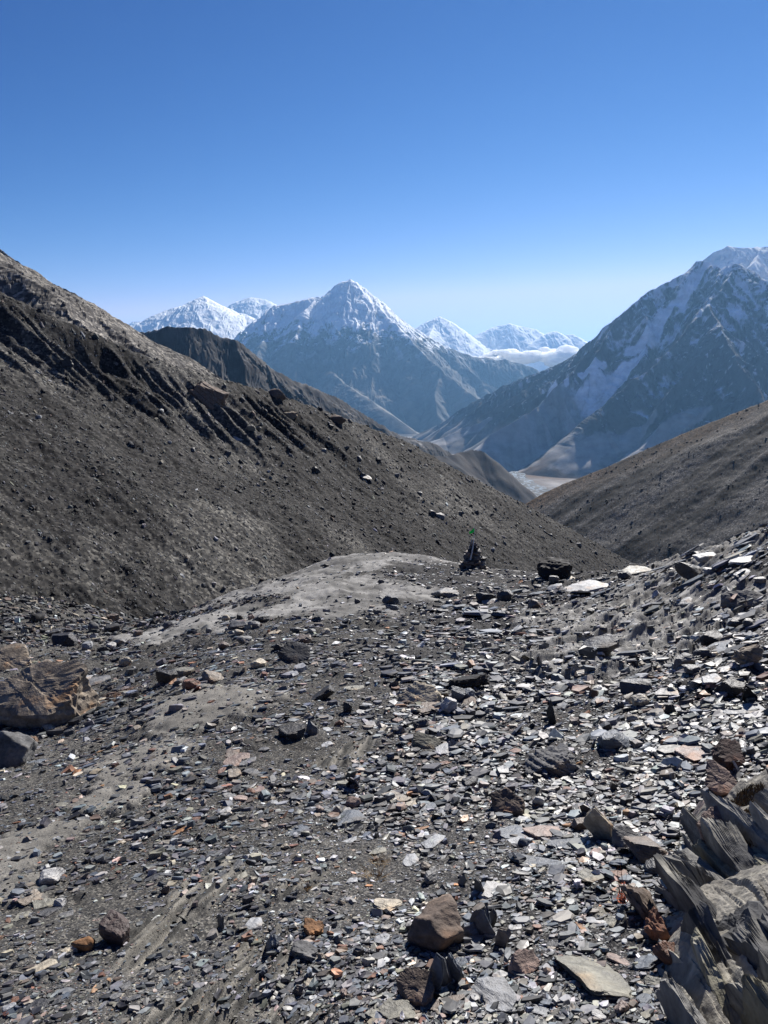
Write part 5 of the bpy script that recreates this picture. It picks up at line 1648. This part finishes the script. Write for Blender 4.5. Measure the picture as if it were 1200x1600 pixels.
# ------------------------------------------------------------------ cairn with a flag on a stick
def cairn():
    rng = np.random.default_rng(77)
    p = hit(surf, 740, 889, 10, 60)
    root = bpy.data.objects.new("cairn", None); COL.objects.link(root); root.location = p
    tag(root, "dark pointed cairn of piled stones on the knoll crest", "cairn")
    m = p.length / F
    H, W = 42 * m, 47 * m
    k = 0
    for lay in range(9):
        f = lay / 9
        rad = W * .5 * (1 - f) ** .9
        n = max(1, int(9 * (1 - f) + .5))
        for i in range(n):
            an = i / n * 6.28 + lay * .7
            rr_ = rad * (.62 if n > 2 else .2) * rng.uniform(.7, 1.05)
            a = W * rng.uniform(.20, .28) * (1 - .45 * f); c = H / 9 * rng.uniform(.55, .95)
            pts, fc = stone_shape(rng, a, a * .75, c, 'block' if rng.random() < .5 else 'plate', 3)
            o = mesh_obj("cairn_stone", pts, fc, M_stone, parent=root)
            o.matrix_local = Matrix.Translation((rr_ * math.cos(an) - W * .03 * f, rr_ * math.sin(an) * .8, H * (f + .045))) @ Matrix.Rotation(rng.uniform(0, 6.28), 4, 'Z') @ Matrix.Rotation(rng.normal(0, .25), 4, 'X')
            t = TONE[['bk', 'dk', 'br'][int(rng.integers(3))]]
            o.color = (*[v * 1.1 for v in t], 1); k += 1
    for a_, c_, zz in ((.40, .26, .22), (.26, .24, .50), (.15, .18, .78)):
        pts, fc = stone_shape(rng, W * a_, W * a_ * .8, H * c_, 'block', 4)
        o = mesh_obj("cairn_stone", pts, fc, M_matte, parent=root); o.location = (rng.normal(0, .01), .02, H * zz); o.color = (.05, .046, .045, 1)
    pts, fc = stone_shape(rng, W * .10, W * .06, H * .16, 'block', 3)
    o = mesh_obj("cairn_stone", pts, fc, M_stone, parent=root); o.location = (-W * .05, 0, H * .98); o.color = (.30, .28, .25, 1)

    fl = bpy.data.objects.new("flag_stick", None); COL.objects.link(fl)
    base = p + Vector((-7 * m, -.30 * W, 18 * m)); top = p + Vector((0 * m, .02, 66 * m))
    fl.location = base
    tag(fl, "thin pale stick carrying a small green flag, stuck in the cairn", "flag")
    # stick: a slightly bent, tapering rod
    n, ring = 14, 7
    d = top - base
    V = []
    for i in range(n):
        f = i / (n - 1)
        c = d * f + Vector((math.sin(f * 3.1) * .03, 0, 0))
        rr_ = .021 * (1 - f * .72) if f > .45 else .021
        for j in range(ring):
            an = j / ring * 6.283
            V.append((c.x + rr_ * math.cos(an), c.y + rr_ * math.sin(an), c.z))
    Fc = [(i * ring + j, i * ring + (j + 1) % ring, (i + 1) * ring + (j + 1) % ring, (i + 1) * ring + j) for i in range(n - 1) for j in range(ring)]
    mw, nt, b = new_mat("weathered_wood")
    no = N(nt, "ShaderNodeTexNoise", Scale=20.0, Detail=4.0)
    nt.links.new(ramp(nt, no.outputs[0], [(.3, (.42, .40, .37)), (.7, (.66, .64, .60))]), b.inputs["Base Color"]); b.inputs["Roughness"].default_value = .8
    mesh_obj("stick", V, np.array(Fc), mw, parent=fl, smooth=True)
    mg, nt, b = new_mat("green_cloth")
    no = N(nt, "ShaderNodeTexNoise", Scale=14.0, Detail=3.0)
    nt.links.new(ramp(nt, no.outputs[0], [(.3, (.01, .24, .075)), (.7, (.02, .36, .12))]), b.inputs["Base Color"]); b.inputs["Roughness"].default_value = .85
    tr = N(nt, "ShaderNodeBsdfTranslucent"); tr.inputs[0].default_value = (.03, .45, .14, 1)
    mx_ = N(nt, "ShaderNodeMixShader"); mx_.inputs[0].default_value = .45
    nt.links.new(b.outputs[0], mx_.inputs[1]); nt.links.new(tr.outputs[0], mx_.inputs[2]); nt.links.new(mx_.outputs[0], nt.nodes["Material Output"].inputs[0])
    nu, nv = 12, 12
    V = []
    for i in range(nu):
        for j in range(nv):
            u, v = i / (nu - 1), j / (nv - 1)
            x = -u * .14; z = -v * .12 - u * .11 - .04 * u * math.sin(v * 5)
            y = .035 * math.sin(u * 7 + v * 2) * u
            V.append((d.x + x, d.y + y, d.z - .03 + z))
    fo = mesh_obj("flag", V, grid_faces(nu, nv), mg, parent=fl, smooth=True)
    so_ = fo.modifiers.new("thickness", 'SOLIDIFY'); so_.thickness = .002
cairn()

# ------------------------------------------------------------------ plants
def blades(rng, n, h, spread, w, lean):
    V, Fc = [], []
    for i in range(n):
        an, q = rng.uniform(0, 6.28), math.sqrt(rng.random()) * spread
        x, y = q * math.cos(an), q * math.sin(an); L = h * rng.uniform(.45, 1)
        d = np.array([math.cos(an), math.sin(an)]) * rng.uniform(.1, lean) + rng.normal(0, .15, 2)
        s = np.array([-math.sin(an), math.cos(an)]) * w
        o = len(V)
        for k in range(4):
            f = k / 3; c = np.array([x, y]) + d * L * f * f; z = L * f * (1 - .25 * f * lean); ww = s * (1 - f * .85)
            V += [(c[0] - ww[0], c[1] - ww[1], z - .01), (c[0] + ww[0], c[1] + ww[1], z - .01)]
        for k in range(3): Fc.append((o + 2 * k, o + 2 * k + 1, o + 2 * k + 3, o + 2 * k + 2))
    return np.array(V), np.array(Fc)

def plants():
    rng = np.random.default_rng(88)
    for cx, cy, h, lab in [(588, 1372, .075, "small dry straw-coloured grass tuft near the white slabs at bottom centre"), (592, 1348, .055, "orange-brown dry grass tuft just behind the straw-coloured tuft"), (478, 1387, .04, "tiny brown dry grass tuft left of the straw-coloured tuft")]:
        p = hit(surf, cx, cy, 1, 20)
        V, Fc = blades(rng, 90, h, h * .55, .0012, 1.0)
        c = np.repeat(lerpc((.20, .12, .05), (.42, .30, .15), rng.random(len(V) // 8)), 8, 0)
        o = mesh_obj("grass_tuft", V, Fc, M_scree, cols=c); o.location = p
        tag(o, lab, "grass tuft", "dry grass tufts in the gravel")
    p = hit(surf, 974, 1412, 1, 20)
    root = bpy.data.objects.new("red_plant", None); COL.objects.link(root); root.location = p
    tag(root, "small withered red plant with thin upright stems between slates", "plant")
    for i in range(9):
        L = rng.uniform(.08, .19); dx, dy = rng.normal(0, .02, 2); bx, by = rng.normal(0, .012, 2)
        V = []
        for k in range(6):
            f = k / 5; r_ = .0016 * (1 - .6 * f)
            for j in range(4):
                an = j * 1.571
                V.append((bx + dx * f + .006 * math.sin(f * 4 + i) + r_ * math.cos(an), by + dy * f + r_ * math.sin(an), L * f))
        Fc = [(k * 4 + j, k * 4 + (j + 1) % 4, k * 4 + 4 + (j + 1) % 4, k * 4 + 4 + j) for k in range(5) for j in range(4)]
        mesh_obj("stem", V, np.array(Fc), M_scree, parent=root, cols=np.tile((.22, .07, .04), (len(V), 1)))
    V, Fc = [], []
    for i in range(70):
        z = rng.uniform(.0, .07); an = rng.uniform(0, 6.28); q = rng.uniform(0, .035); L = rng.uniform(.010, .022)
        x, y = q * math.cos(an), q * math.sin(an); t = rng.uniform(0, 6.28); dz = rng.uniform(-.6, .8)
        ux, uy = math.cos(t) * L, math.sin(t) * L; o = len(V)
        V += [(x, y, z), (x + ux * .5 - uy * .22, y + uy * .5 + ux * .22, z + dz * L * .6), (x + ux, y + uy, z + dz * L), (x + ux * .5 + uy * .22, y + uy * .5 - ux * .22, z + dz * L * .4)]
        Fc.append((o, o + 1, o + 2, o + 3))
    mesh_obj("leaf_cluster", V, np.array(Fc), M_scree, parent=root, cols=np.repeat(lerpc((.24, .05, .03), (.45, .13, .06), rng.random(70)), 4, 0))
plants()

for o in COL.objects:
    if o.get("category") and not o.get("kind"):
        o["kind"] = "thing"
